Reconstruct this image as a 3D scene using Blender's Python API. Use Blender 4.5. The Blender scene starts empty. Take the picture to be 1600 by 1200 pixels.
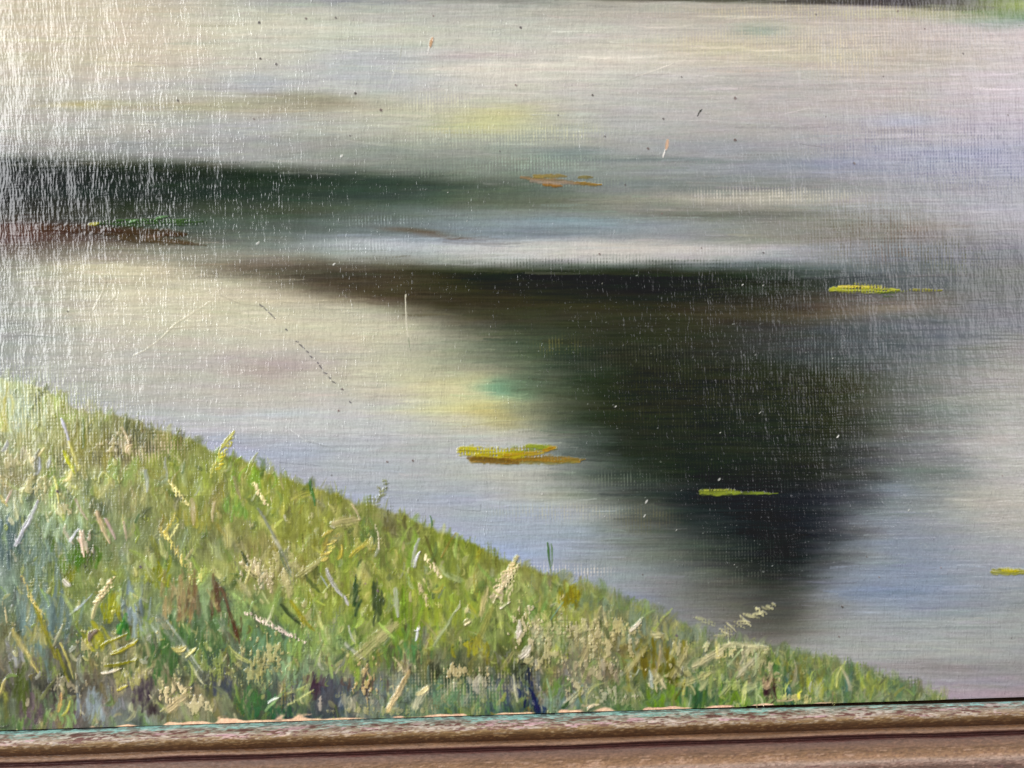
import bpy, math
import numpy as np

# ------------------------------------------------------------------ camera, world, lights, exposure
S = bpy.context.scene
K = 0.00015                     # metres on the canvas for one unit of the layout below
TILT = math.radians(1.82)       # the phone was held slightly rolled
CAM_D = 1245 * K

cam_d = bpy.data.cameras.new("camera")
cam = bpy.data.objects.new("camera", cam_d)
S.collection.objects.link(cam)
cam.location = (0, -CAM_D, 0)
cam.rotation_euler = (math.radians(90), TILT, 0)
cam_d.sensor_width = 36
cam_d.lens = 36 * 1245 / 1600
cam_d.clip_start = 0.005
cam_d.clip_end = 50
S.camera = cam

world = bpy.data.worlds.new("World")
S.world = world
world.use_nodes = True
bg = world.node_tree.nodes["Background"]
bg.inputs[0].default_value = (0.92, 0.95, 1.0, 1)
bg.inputs[1].default_value = 0.26

def area(name, az, el, dist, w, h, radiance, col, aim=(0, 0, 0)):
    """a window: az degrees to the right of the canvas normal, el degrees up"""
    from mathutils import Vector
    a, e = math.radians(az), math.radians(el)
    p = Vector((math.sin(a) * math.cos(e), -math.cos(a) * math.cos(e), math.sin(e))) * dist + Vector(aim)
    l = bpy.data.lights.new(name, 'AREA')
    l.shape = 'RECTANGLE'
    l.size, l.size_y = w, h
    l.energy = radiance * w * h * math.pi
    l.color = col
    o = bpy.data.objects.new(name, l)
    S.collection.objects.link(o)
    o.location = p
    o.rotation_euler = (Vector(aim) - p).to_track_quat('-Z', 'Y').to_euler()
    return o

area("window_light_beside_the_painting", -57, 16, 1.30, 0.80, 0.95, 9.0, (0.965, 0.975, 1.0))
area("window_light_across_the_room", 53, 15, 2.2, 1.7, 1.5, 3.0, (0.97, 0.95, 1.0))
area("skylight_overhead", 0, 66, 2.2, 1.6, 1.0, 2.3, (1.0, 0.99, 0.97))

S.view_settings.view_transform = 'Standard'
S.view_settings.look = 'None'
S.view_settings.exposure = 0.0
S.view_settings.gamma = 1.0
GAIN = 1.10                      # overall reflectance of the pigments for this light

# ------------------------------------------------------------------ small tools
rng = np.random.default_rng(7)
_tab = np.random.default_rng(3).random((256, 256)).astype(np.float32)

def vnoise(x, y, seed=0):
    x = np.asarray(x, np.float32) + seed * 17.31; y = np.asarray(y, np.float32) + seed * 9.77
    xi = np.floor(x).astype(np.int32); yi = np.floor(y).astype(np.int32)
    fx = x - xi; fy = y - yi
    fx = fx * fx * (3 - 2 * fx); fy = fy * fy * (3 - 2 * fy)
    a = _tab[yi & 255, xi & 255]; b = _tab[yi & 255, (xi + 1) & 255]
    c = _tab[(yi + 1) & 255, xi & 255]; d = _tab[(yi + 1) & 255, (xi + 1) & 255]
    return ((a + (b - a) * fx) + ((c + (d - c) * fx) - (a + (b - a) * fx)) * fy) * 2 - 1

def fbm(x, y, seed=0, oct=3):
    t = 0; a = 1.0; n = 0
    for k in range(oct):
        t = t + a * vnoise(x * 2 ** k, y * 2 ** k, seed + k * 5); n += a; a *= 0.55
    return t / n

def sstep(a, b, x):
    t = np.clip((x - a) / (b - a), 0, 1)
    return t * t * (3 - 2 * t)

def lin(c):
    c = np.asarray(c, np.float32)
    return np.where(c <= 0.04045, c / 12.92, ((c + 0.055) / 1.055) ** 2.4)

def hx(s):
    s = s.lstrip('#')
    return np.array([int(s[i:i + 2], 16) / 255 for i in (0, 2, 4)], np.float32)

def grid_interp(xs, ys, rows, X, Y):
    """smooth interpolation of a table of pigment colours"""
    T = np.array([[hx(c) for c in r.split()] for r in rows], np.float32)
    xs = np.array(xs, np.float32); ys = np.array(ys, np.float32)
    def idx(v, g):
        v = np.clip(v, g[0], g[-1] - 1e-3)
        i = np.clip(np.searchsorted(g, v, side='right') - 1, 0, len(g) - 2)
        f = (v - g[i]) / (g[i + 1] - g[i])
        return i, (f * f * (3 - 2 * f) * 0.6 + f * 0.4)[..., None].astype(np.float32)
    i, fx = idx(X, xs); j, fy = idx(Y, ys)
    a = T[j, i]; b = T[j, i + 1]; c = T[j + 1, i]; d = T[j + 1, i + 1]
    return (a + (b - a) * fx) * (1 - fy) + (c + (d - c) * fx) * fy

# ------------------------------------------------------------------ layout of the painted surface
# U, V: position on the canvas (units of K); PX, PY: the same place in the upright layout drawing
V_EDGE = -515.0
STEP = 1.3
ct, st = math.cos(TILT), math.sin(TILT)
inner_u = np.arange(-850, 850 + .1, STEP)
outer = np.arange(1, 41) ** 1.25 * 4.2
us = np.concatenate([-850 - outer[::-1], inner_u, 850 + outer]).astype(np.float32)
vs = np.concatenate([np.arange(V_EDGE - 16, 640, STEP), 640 + outer]).astype(np.float32)
U, V = np.meshgrid(us, vs)
PX = 800 + U * ct - V * st
PY = 600 - U * st - V * ct
H, W = U.shape

# thread relief of the linen, used where dry paint only catches the raised threads
warp = np.cos(2 * np.pi * (U / 5.0 + 0.35 * vnoise(U / 60, V / 90, 1)))
weft = np.cos(2 * np.pi * (V / 5.6 + 0.35 * vnoise(U / 90, V / 60, 2)))
knots = fbm(U / 7, V / 11, 4, 2)
thread = 0.55 * warp + 0.30 * weft + 0.75 * knots          # about -1..1

# ------------------------------------------------------------------ the water
# the brush dragged the paint sideways: look colours up through a sideways smear
sm = fbm(PX / 170, PY / 6.0, 11, 3)
sm2 = fbm(PX / 420, PY / 17.0, 12, 2)
QX = PX + 12 * sm + 26 * sm2 + 16 * fbm(PX / 70, PY / 30, 14, 3)
QY = PY + 5.0 * fbm(PX / 180, PY / 22, 13, 3) + 3.0 * sm + 3.0 * fbm(PX / 60, PY / 26, 16, 2)

cols = [0, 200, 400, 600, 800, 1000, 1200, 1400, 1600]
water_rows = [
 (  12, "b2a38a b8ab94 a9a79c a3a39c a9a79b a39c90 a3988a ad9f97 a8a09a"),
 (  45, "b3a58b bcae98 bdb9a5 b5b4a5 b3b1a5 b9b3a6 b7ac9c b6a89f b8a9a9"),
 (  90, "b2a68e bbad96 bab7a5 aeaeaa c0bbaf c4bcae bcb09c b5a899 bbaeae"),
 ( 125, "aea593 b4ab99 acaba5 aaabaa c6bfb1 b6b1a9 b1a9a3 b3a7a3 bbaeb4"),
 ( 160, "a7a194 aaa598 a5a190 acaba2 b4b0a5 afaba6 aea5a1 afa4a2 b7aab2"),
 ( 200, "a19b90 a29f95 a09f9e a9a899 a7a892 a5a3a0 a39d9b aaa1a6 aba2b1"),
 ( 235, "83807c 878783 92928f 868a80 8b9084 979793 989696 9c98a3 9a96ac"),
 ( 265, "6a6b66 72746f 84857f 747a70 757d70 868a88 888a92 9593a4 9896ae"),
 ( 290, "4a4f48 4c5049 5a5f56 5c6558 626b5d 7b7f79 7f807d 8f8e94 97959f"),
 ( 312, "3a4038 3c4238 444b40 505a4c 606653 7f8174 948f85 98969a 9a98a2"),
 ( 335, "3d3c38 343c34 434f46 58635c 737e7a 7e8079 828075 8d8b8a 9c99a3"),
 ( 355, "4c302a 3a3a30 4b564c 667170 7e8c94 838b90 838379 837d74 948e94"),
 ( 372, "4f3d38 50463a 5c655d 78838a 86909a 898b90 86857a 7b756e 8a858c"),
 ( 388, "5c5048 6f6858 6d7269 8d979b adaca8 aba6a1 97959a 74757a 77767f"),
 ( 402, "6f685e 8d8572 7a796c 8c918c a9a9a5 aaa4a0 8d8f92 686b70 706f78"),
 ( 420, "7e7b70 a69c82 8d8571 70705f 6f7268 757873 5c6867 5a6163 6d6d6c"),
 ( 445, "84857e ada48a a59c83 8a8470 6a6a58 5a5a50 50524c 54585a 696a69"),
 ( 470, "8a8b84 b4ac94 b4aa90 a09a80 6e6c58 5a5a50 5a5248 665f56 696b6d"),
 ( 500, "8d8f88 b6af99 bab299 aaa58c 767462 5c5a50 5a564c 585c62 72717a"),
 ( 540, "8f918c b2ac9b bab29e b3ad95 8c8c74 5c5f50 585a50 666a70 85807e"),
 ( 580, "93958f aca89b b6af9f b8b29c a5a588 60705c 585c54 6e7372 8f8a86"),
 ( 620, "989890 a6a49c b3ada2 b5b0a3 b4b08a 7c8a70 585a54 6f706c 8d8c86"),
 ( 660, "989896 a3a4a6 aeaeab aeaeac b3b09a 808878 5c5e5c 6c6f6a 84867f"),
 ( 700, "9a9a9c a2a4aa a2a5ac a7aaac abaaa0 8a8e84 5a5c5c 6e6f74 92908f"),
 ( 740, "9a9a9c a0a2aa 9a9fa8 a1a5a9 a5a79d 8a8e88 5c5e60 6b7170 959390"),
 ( 780, "9a9a9c 9c9fa8 989ca8 9ca1a9 9fa3a6 8a8f88 60646a 747c80 9f9a8f"),
 ( 820, "9a9a9c 9c9fa8 989ca8 9a9fab 95a0ae 949b95 686c72 7d8490 a39f97"),
 ( 860, "9a9a9c 9c9fa8 989ca8 959cae 909db0 989d9b 74787c 7b8594 98979a"),
 ( 900, "9a9a9c 9c9fa8 989ca8 959cae 8f9cb0 929aa2 7c7e7c 7c89a0 8f969e"),
 ( 940, "9a9a9c 9c9fa8 989ca8 959cae 8f9cb0 8f969e 84827a 828ea2 8d9194"),
 ( 980, "9a9a9c 9c9fa8 989ca8 959cae 8f9cb0 868c90 827f76 959a9c 979a99"),
 (1020, "9a9a9c 9c9fa8 989ca8 959cae 8f9cb0 868c8c 93948c 9a9b99 969695"),
 (1060, "9a9a9c 9c9fa8 989ca8 959cae 8f9cb0 868c8c 93948c 959191 8e878a"),
 (1100, "9a9a9c 9c9fa8 989ca8 959cae 8f9cb0 868c8c 93948c 978b92 96838d"),
]
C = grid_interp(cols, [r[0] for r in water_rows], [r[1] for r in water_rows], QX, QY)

def blob(x, y, sx, sy, col, a, tilt=0.0, drag=1.0):
    """a soft scumbled patch of another pigment; at the far right also painted glare"""
    global C
    dx = PX + (QX - PX) * drag - x; dy = PY + (QY - PY) * drag - y - tilt * dx
    m = np.exp(-0.5 * ((dx / sx) ** 2 + (dy / sy) ** 2)) * a
    C += (hx(col) - C) * m[..., None].astype(np.float32)

for b in [
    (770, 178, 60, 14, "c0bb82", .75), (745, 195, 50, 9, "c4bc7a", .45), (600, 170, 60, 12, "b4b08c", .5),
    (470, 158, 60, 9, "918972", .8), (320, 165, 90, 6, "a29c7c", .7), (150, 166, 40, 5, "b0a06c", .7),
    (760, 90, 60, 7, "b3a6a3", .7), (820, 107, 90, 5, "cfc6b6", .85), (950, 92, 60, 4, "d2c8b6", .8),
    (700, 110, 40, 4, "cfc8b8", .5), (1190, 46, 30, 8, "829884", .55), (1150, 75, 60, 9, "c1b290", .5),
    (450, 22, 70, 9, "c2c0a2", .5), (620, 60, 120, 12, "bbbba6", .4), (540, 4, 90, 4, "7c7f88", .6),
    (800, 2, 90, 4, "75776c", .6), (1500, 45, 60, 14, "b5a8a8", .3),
    (410, 130, 40, 10, "9fa2ac", .6), (560, 95, 60, 14, "a6a8b2", .4), (230, 135, 60, 10, "aaa6a8", .45),
    (1290, 255, 70, 8, "7a83a0", .45), (1480, 240, 90, 10, "8f93b8", .5), (1410, 190, 40, 7, "98a0c8", .35),
    (900, 240, 50, 8, "6f817c", .6), (1140, 232, 90, 7, "8a8d98", .5), (1020, 250, 110, 3, "63706e", .6),
    (990, 287, 80, 5, "757c7c", .6), (1150, 308, 90, 6, "b0a695", .7), (1130, 337, 90, 5, "68695f", .8),
    (890, 345, 60, 8, "75909c", .6), (840, 362, 60, 8, "667078", .5), (650, 360, 40, 3, "5e4c3a", .7, .05), (720, 369, 40, 2, "5c4c3a", .7, .06),
    (650, 385, 130, 7, "a2a9ae", .6), (1000, 388, 80, 7, "bdb0a2", .5),
    (1370, 480, 80, 8, "8c7c6c", .85), (1270, 478, 60, 6, "7a6450", .6),
    (310, 350, 90, 12, "4d5c50", .5), (420, 330, 90, 7, "2f3820", .5),
    (300, 480, 90, 14, "c6bc9e", .6), (180, 420, 60, 8, "c2b690", .55), (260, 560, 120, 18, "aaa7a0", .45),
    (430, 575, 55, 16, "a3938e", .8), (440, 560, 100, 10, "ab9f9c", .5), (560, 520, 80, 10, "c6bc9c", .5),
    (640, 570, 60, 16, "b6b28c", .5), (600, 640, 80, 14, "b9b8b6", .4),
    (740, 625, 58, 26, "d0c884", .8), (700, 605, 70, 14, "c4bd8c", .6), (770, 640, 26, 10, "c2b068", .7), (795, 655, 24, 11, "b0a05c", .5),
    (783, 606, 24, 9, "70a882", .75), (812, 610, 20, 12, "6a9470", .5), (838, 600, 24, 18, "4a6c54", .45),
    (850, 650, 40, 20, "8a8c64", .5),
    (440, 708, 70, 12, "929db4", .6), (330, 690, 60, 9, "8f93a6", .55), (430, 645, 60, 5, "b4bac6", .5), (450, 665, 90, 9, "bcbcba", .5),
    (560, 780, 60, 12, "8f99ac", .5), (780, 865, 60, 14, "90a0c8", .6), (740, 780, 50, 10, "8f9bba", .5),
    (820, 740, 60, 9, "b6b29c", .5), (860, 775, 60, 12, "aaa994", .6), (820, 800, 40, 14, "98a2b6", .4),
    (900, 840, 60, 14, "8f9fc0", .45), (985, 935, 30, 5, "7488c0", .5), (1180, 960, 60, 14, "5e5a4c", .5),
    (1500, 640, 60, 10, "66766c", .5), (1470, 735, 50, 6, "5e6f68", .65), (1420, 668, 90, 6, "8f8d94", .4),
    (1560, 590, 40, 60, "a29c94", .35), (1590, 700, 50, 60, "b0aaa6", .45), (1550, 780, 60, 14, "b4ac98", .5),
    (980, 387, 190, 8, "bab5ae", .5), (1590, 720, 60, 70, "c0bab4", .5), (250, 450, 170, 30, "cac0a0", .45), (480, 505, 120, 16, "c8bfa2", .4), (100, 30, 160, 40, "c4b69c", .3), (1385, 762, 30, 8, "8796b4", .4), (1420, 880, 80, 40, "7888a6", .35), (1370, 925, 70, 10, "7184a8", .6),  # pale patch at the far right edge puts window glare into the colour
    (1340, 1000, 130, 26, "9a9c9a", .35), (1350, 830, 30, 10, "848474", .5), (1330, 870, 40, 10, "8c8880", .45), (1580, 860, 60, 14, "a0a4ac", .3),
    (1420, 1042, 120, 6, "877c80", .5), (1500, 1065, 120, 6, "9a8fa0", .5), (1540, 1083, 90, 5, "a68c9a", .7),
    (60, 360, 70, 9, "40241a", .7, 0, .3), (20, 365, 60, 12, "5a3830", .6),
    (1540, 480, 60, 8, "666a72", .4), (1440, 520, 80, 18, "5a616c", .5), (1490, 560, 60, 10, "69716c", .5),
    ]:
    blob(*b)

def paint_mask(m, cgrid):
    global C
    C += (cgrid - C) * m[..., None].astype(np.float32)

# the long dark reflection across the upper left
ty = np.interp(QX, [-200, 0, 200, 400, 600, 800, 1000], [246, 246, 252, 262, 273, 286, 296])
by = np.interp(QX, [-200, 0, 200, 300, 500, 700, 900], [338, 338, 342, 322, 326, 318, 312])
m_band = sstep(-15, 13, QY - ty) * sstep(20, -22, QY - by) * (1 - 0.55 * sstep(620, 860, QX)) * sstep(980, 820, QX)
bandc = grid_interp([0, 200, 400, 600, 800, 950], [255, 275, 300, 335],
    ["20241f 2c3020 2b2f20 3a4032 46503f 606a5c", "151b1c 18211c 1e2a20 2c3a2e 3a483a 58645a",
     "161a1c 1a2420 223026 32423a 465446 5c685c", "281f1a 2a3020 3b4030 46544a 586558 6b746c"], QX, QY)
paint_mask(m_band * 0.97, bandc)

# the dark tree reflection that comes down to a point
yy = [395, 420, 440, 455, 470, 485, 505, 530, 560, 590, 640, 700, 750, 790, 830, 880, 920, 950, 975, 1000]
xl = [330, 360, 420, 480, 560, 640, 705, 760, 800, 828, 862, 895, 935, 965, 1005, 1065, 1125, 1178, 1215, 1250]
xr = [1420, 1420, 1400, 1380, 1370, 1360, 1350, 1350, 1372, 1385, 1378, 1370, 1350, 1332, 1318, 1294, 1262, 1236, 1215, 1190]
QX2 = PX + 11 * sm + 30 * fbm(PX / 110, PY / 34, 15, 4)
lx = np.interp(QY, yy, xl); rx = np.interp(QY, yy, xr)
wl = np.interp(QY, [400, 470, 540, 700, 850, 950], [110, 120, 100, 90, 105, 90])
wr = np.interp(QY, [400, 520, 640, 760, 950], [200, 180, 120, 85, 62])
topy = np.interp(QX, [300, 500, 700, 1000, 1250, 1450], [402, 406, 413, 417, 423, 440])
m_cone = sstep(-1, 1, (QX2 - lx) / wl) * sstep(-1, 1, (rx - QX2) / wr) * sstep(-11, 16, QY - topy) * sstep(1015, 950, QY)
conec = grid_interp([400, 600, 800, 900, 1000, 1100, 1200, 1300, 1400],
    [412, 428, 450, 470, 490, 515, 560, 600, 640, 690, 730, 770, 810, 860, 910, 960],
    ["5e5244 4f4a3c 2f3a2c 263226 25332a 2a3a34 35443f 40504f 55605e",
     "544a3c 403a2c 1f2411 181c0b 181c0d 1b2012 20281f 2c3430 485050",
     "564a3a 423828 22210f 1c1b08 191a08 1b1c0c 22251a 2c302a 484c48",
     "6a5c4a 463a2a 2a2818 22210f 1e1e10 24241a 2a2820 3c362e 5c554c",
     "6a5c4a 504a36 333022 2c2b1c 2b2a1c 342e20 403628 544638 6c6254",
     "6a5c4a 5c5a46 37392a 2c2e1f 292a1c 2b2b1e 31302a 34383a 50565c",
     "6a5c4a 606450 36452f 263024 22241a 22231a 25271f 2a2c28 3f4444",
     "6a5c4a 606450 3a4a3a 26301f 1f2010 1e200f 1f210f 24270f 34382c",
     "6a5c4a 606450 3f4c3e 263226 1c2014 1a1d10 1c2218 23260f 34362c",
     "6a5c4a 606450 4c5648 2b3830 1c2118 181b0e 1a2018 202418 3c3a36",
     "6a5c4a 606450 4c5648 34423a 1d261c 15190c 171a12 1f2018 36323a",
     "6a5c4a 606450 4c5648 3c463e 262e2c 151b20 141820 20202a 3a3e48",
     "6a5c4a 606450 4c5648 4a544a 2c342e 1b2226 0f141c 181a26 30364a",
     "6a5c4a 606450 4c5648 4a544a 3a4234 242b28 0e1217 14171e 343c50",
     "6a5c4a 606450 4c5648 4a544a 4a4e46 3a3c34 151a1c 1a1e22 3a4450",
     "6a5c4a 606450 4c5648 4a544a 4a4e46 4c4a3e 3a3a34 3c3e3c 4a5058"], QX, QY)
paint_mask(m_cone, conec)

# far bank along the top and its corner of grass
fy = np.interp(PX, [850, 950, 1100, 1300, 1400, 1480, 1560, 1620, 1800], [-6, 1, 3, 7, 10, 16, 26, 34, 60])
m_far = sstep(4, -3, PY - fy) * sstep(820, 960, PX)
farc = grid_interp([800, 1100, 1400, 1480, 1600], [-10, 8, 30],
    ["55584a 4f4c3c 403838 4c4a44 6c7f40", "6a6a5c 5c584a 3c3438 5a5450 8a9a4c", "6a6a5c 5c584a 4a4040 66703c 5c7c58"], PX, PY)
paint_mask(m_far * 0.95, farc)
blob(1590, 32, 60, 7, "68887a", .6); blob(1560, 22, 60, 9, "80905c", .5); blob(1450, 18, 60, 6, "8c9060", .5)

for b in [(1120, 925, 90, 30, "55534a", .55, 0, .3), (1200, 985, 50, 20, "5a564a", .75, 0, .3), (1222, 950, 30, 22, "3c3c38", .6, 0, .3), (1040, 855, 80, 28, "4e544a", .5, 0, .3), (1010, 800, 34, 22, "44443a", .5, 0, .3),
          (960, 740, 60, 24, "3c463c", .4), (900, 690, 36, 30, "4c564c", .4), (1000, 640, 90, 20, "23240e", .6), (1130, 700, 120, 24, "20281f", .5), (1260, 620, 60, 30, "26280e", .6),
          (1240, 540, 90, 20, "33383a", .5), (1340, 545, 60, 20, "42484e", .5), (1160, 480, 90, 7, "3c3222", .5), (870, 480, 90, 8, "33301c", .5), (830, 545, 40, 30, "3c4a34", .5), (1330, 700, 26, 50, "2a2a30", .4), (760, 560, 60, 26, "5c6450", .4)]:
    blob(*b)
height = np.zeros_like(U)                    # paint relief in units of K
# thin streaks left by the bristles
s1 = fbm(PX / 120, PY / 2.6, 21, 2) * 0.5 + fbm(PX / 50, PY / 2.2, 22, 2) * 0.5
s2 = vnoise(PX / 240, PY / 40, 23)
C += (m_cone * 0.030 * (s1 + .25))[..., None] * np.array([1.0, 1.0, .82])
C *= (1 + 0.10 * s1 * (0.6 + 0.5 * s2))[..., None]
C *= (1 + 0.035 * fbm(PX / 3.0, PY / 2.4, 24, 2))[..., None]
C += 0.013 * np.stack([fbm(PX / 60, PY / 9, 25 + k, 3) for k in range(3)], -1)
height += 0.22 * fbm(PX / 90, PY / 3.2, 31, 2)

# ------------------------------------------------------------------ brush strokes
owner = np.zeros((H, W), np.int32)
bank = np.zeros((H, W), np.float32)
N_tracked = [0]
tracked_info = {}

def stroke(x0, y0, x1, y1, w, col, a=0.9, h=0.6, bend=0.0, dry=0.0, track=None, taper=0.6, bristle=0.35, two=None, seed=None, edge=0.5):
    """one stroke from (x0,y0) to (x1,y1): pigment, thickness and the marks of its bristles"""
    u0 = (x0 - 800) * ct - (y0 - 600) * st; v0 = -(x0 - 800) * st - (y0 - 600) * ct
    u1 = (x1 - 800) * ct - (y1 - 600) * st; v1 = -(x1 - 800) * st - (y1 - 600) * ct
    L = math.hypot(u1 - u0, v1 - v0) + 1e-6
    pad = w + abs(bend) + 3
    i0, i1 = np.searchsorted(us, [min(u0, u1) - pad, max(u0, u1) + pad])
    j0, j1 = np.searchsorted(vs, [min(v0, v1) - pad, max(v0, v1) + pad])
    if i1 - i0 < 2 or j1 - j0 < 2: return 0
    sl = (slice(j0, j1), slice(i0, i1))
    uu = U[sl] - u0; vv = V[sl] - v0
    ex, ey = (u1 - u0) / L, (v1 - v0) / L
    s = (uu * ex + vv * ey) / L
    t = -uu * ey + vv * ex
    sd = float(rng.random() * 200) if seed is None else seed
    t = t - bend * 4 * s * (1 - s) + 0.12 * min(w, 7) * vnoise(s * L / 11, t * 0 + sd, 1)
    sc = np.clip(s, 0, 1)
    hw = 0.5 * w * (1 - taper * np.abs(2 * sc - 0.8) ** 2.2 / 1.5)
    over = np.maximum(np.maximum(-s, s - 1), 0) * L
    d = np.sqrt(t * t + (over * 1.0) ** 2) / np.maximum(hw, .4)
    br = vnoise(t / 1.9 + sd, s * L / 24 + sd, 2)
    al = sstep(1.0 + edge * .5, 1.0 - edge, d + 0.30 * vnoise(s * L / 4.5 + sd, t / 2.2, 3))
    al = al * (1 - bristle * (0.5 - 0.5 * br))
    if dry > 0:
        al = al * sstep(dry * 1.5 - 1.05, dry * 1.5 - 0.55, thread[sl] + 0.35 * br)
    al = al * a
    c = hx(col) if isinstance(col, str) else np.asarray(col, np.float32)
    cc = c[None, None] * (1 + 0.10 * br[..., None])
    if two is not None:
        c2 = hx(two); m2 = sstep(-.25, .35, br + 0.5 * t / w)[..., None]
        cc = cc * (1 - m2) + c2 * m2
    C[sl] += (cc - C[sl]) * al[..., None]
    ridge = 0.75 + 0.22 * sstep(.35, .85, d) + 0.40 * br
    height[sl] = height[sl] * (1 - 0.55 * al) + h * al * ridge * 1.0
    if track:
        N_tracked[0] += 1
        owner[sl][al > 0.42 * a] = N_tracked[0]
        tracked_info[N_tracked[0]] = track
        return N_tracked[0]
    owner[sl][al > 0.5] = 0
    return 0

def under(x, y):
    u = (x - 800) * ct - (y - 600) * st; v = -(x - 800) * st - (y - 600) * ct
    j = min(max(np.searchsorted(vs, v), 0), H - 1); i = min(max(np.searchsorted(us, u), 0), W - 1)
    return C[j, i].copy()

# sideways strokes all over the water
for n in range(5200):
    x = rng.uniform(-120, 1720); y = rng.uniform(-60, 1095)
    L = rng.uniform(26, 150) * (.62 if y > 480 else 1)
    w = rng.uniform(2.0, 5.5)
    c = under(x + L / 2, y + rng.normal() * 5)
    c = c * (1 + rng.normal() * 0.055) + rng.normal(size=3) * 0.010
    if rng.random() < .10: c = c * 0.75 + 0.25 * under(x + L / 2, y + rng.choice([-14, 14]))
    sl = rng.normal() * 0.018 + (0.05 if (y > 980 and x > 1200) else 0)
    stroke(x, y, x + L, y + sl * L, w, np.clip(c, .02, .95), a=rng.uniform(.2, .6), h=rng.uniform(.05, .5), dry=rng.choice([0, 0, .25, .5]),
           bend=rng.normal() * 1.2, bristle=.6)

# dry paint that only caught the raised threads (ticks)
def ticks(x, y, sx, sy, col, a, lev=.35):
    global C
    m = np.exp(-0.5 * (((PX - x) / sx) ** 2 + ((PY - y) / sy) ** 2)) * 1.6
    tk = sstep(lev, lev + .4, 0.75 * warp + 0.55 * knots + 0.2 * weft) * np.clip(m, 0, 1) * a
    C += (hx(col) - C) * tk[..., None].astype(np.float32)
    height[...] += 0.25 * tk
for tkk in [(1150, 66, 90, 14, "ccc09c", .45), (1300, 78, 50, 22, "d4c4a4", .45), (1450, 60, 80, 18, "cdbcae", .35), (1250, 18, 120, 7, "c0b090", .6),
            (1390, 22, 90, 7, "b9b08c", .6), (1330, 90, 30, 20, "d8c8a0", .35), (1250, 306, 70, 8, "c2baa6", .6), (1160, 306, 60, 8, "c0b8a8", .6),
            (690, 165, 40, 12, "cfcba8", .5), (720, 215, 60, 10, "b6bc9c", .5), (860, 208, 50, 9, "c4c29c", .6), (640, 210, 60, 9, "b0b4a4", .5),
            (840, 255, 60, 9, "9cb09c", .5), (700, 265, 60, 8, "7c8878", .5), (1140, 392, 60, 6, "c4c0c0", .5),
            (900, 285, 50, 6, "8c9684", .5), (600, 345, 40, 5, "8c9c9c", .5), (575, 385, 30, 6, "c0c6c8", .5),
            (870, 540, 22, 9, "746e34", .45, .35), (990, 545, 60, 9, "50503a", .3), (1060, 570, 80, 12, "444830", .3), (900, 575, 50, 10, "484c40", .25),
            (1010, 810, 26, 12, "645c3c", .4), (960, 750, 40, 8, "6c7464", .6), (880, 800, 60, 8, "b0ac90", .5),
            (1240, 540, 60, 40, "5c6470", .2, .5), (1330, 560, 60, 30, "7c8894", .35, .45), (1200, 450, 60, 18, "70787c", .25, .5), (1140, 880, 60, 26, "707464", .3, .5),
            (1170, 700, 130, 60, "444a42", .18, .55), (1290, 620, 60, 60, "60604c", .25, .5), (1060, 620, 90, 40, "404030", .2, .5),
            (820, 890, 60, 6, "c8c4bc", .6), (905, 892, 30, 6, "c8beb0", .6), (1340, 365, 60, 30, "605c40", .35, .4), (1480, 400, 40, 18, "5c5c3c", .5, .45),
            (1390, 372, 40, 24, "6e4c40", .35, .45), (960, 412, 160, 6, "16200f", .3, .4), (1400, 450, 80, 20, "7c807c", .35, .4),
            (1480, 180, 90, 40, "8c7c88", .28, .55), (1420, 240, 100, 30, "6c7090", .35, .5), (1540, 260, 60, 30, "5c6088", .35, .5)]:
    ticks(*tkk)

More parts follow.
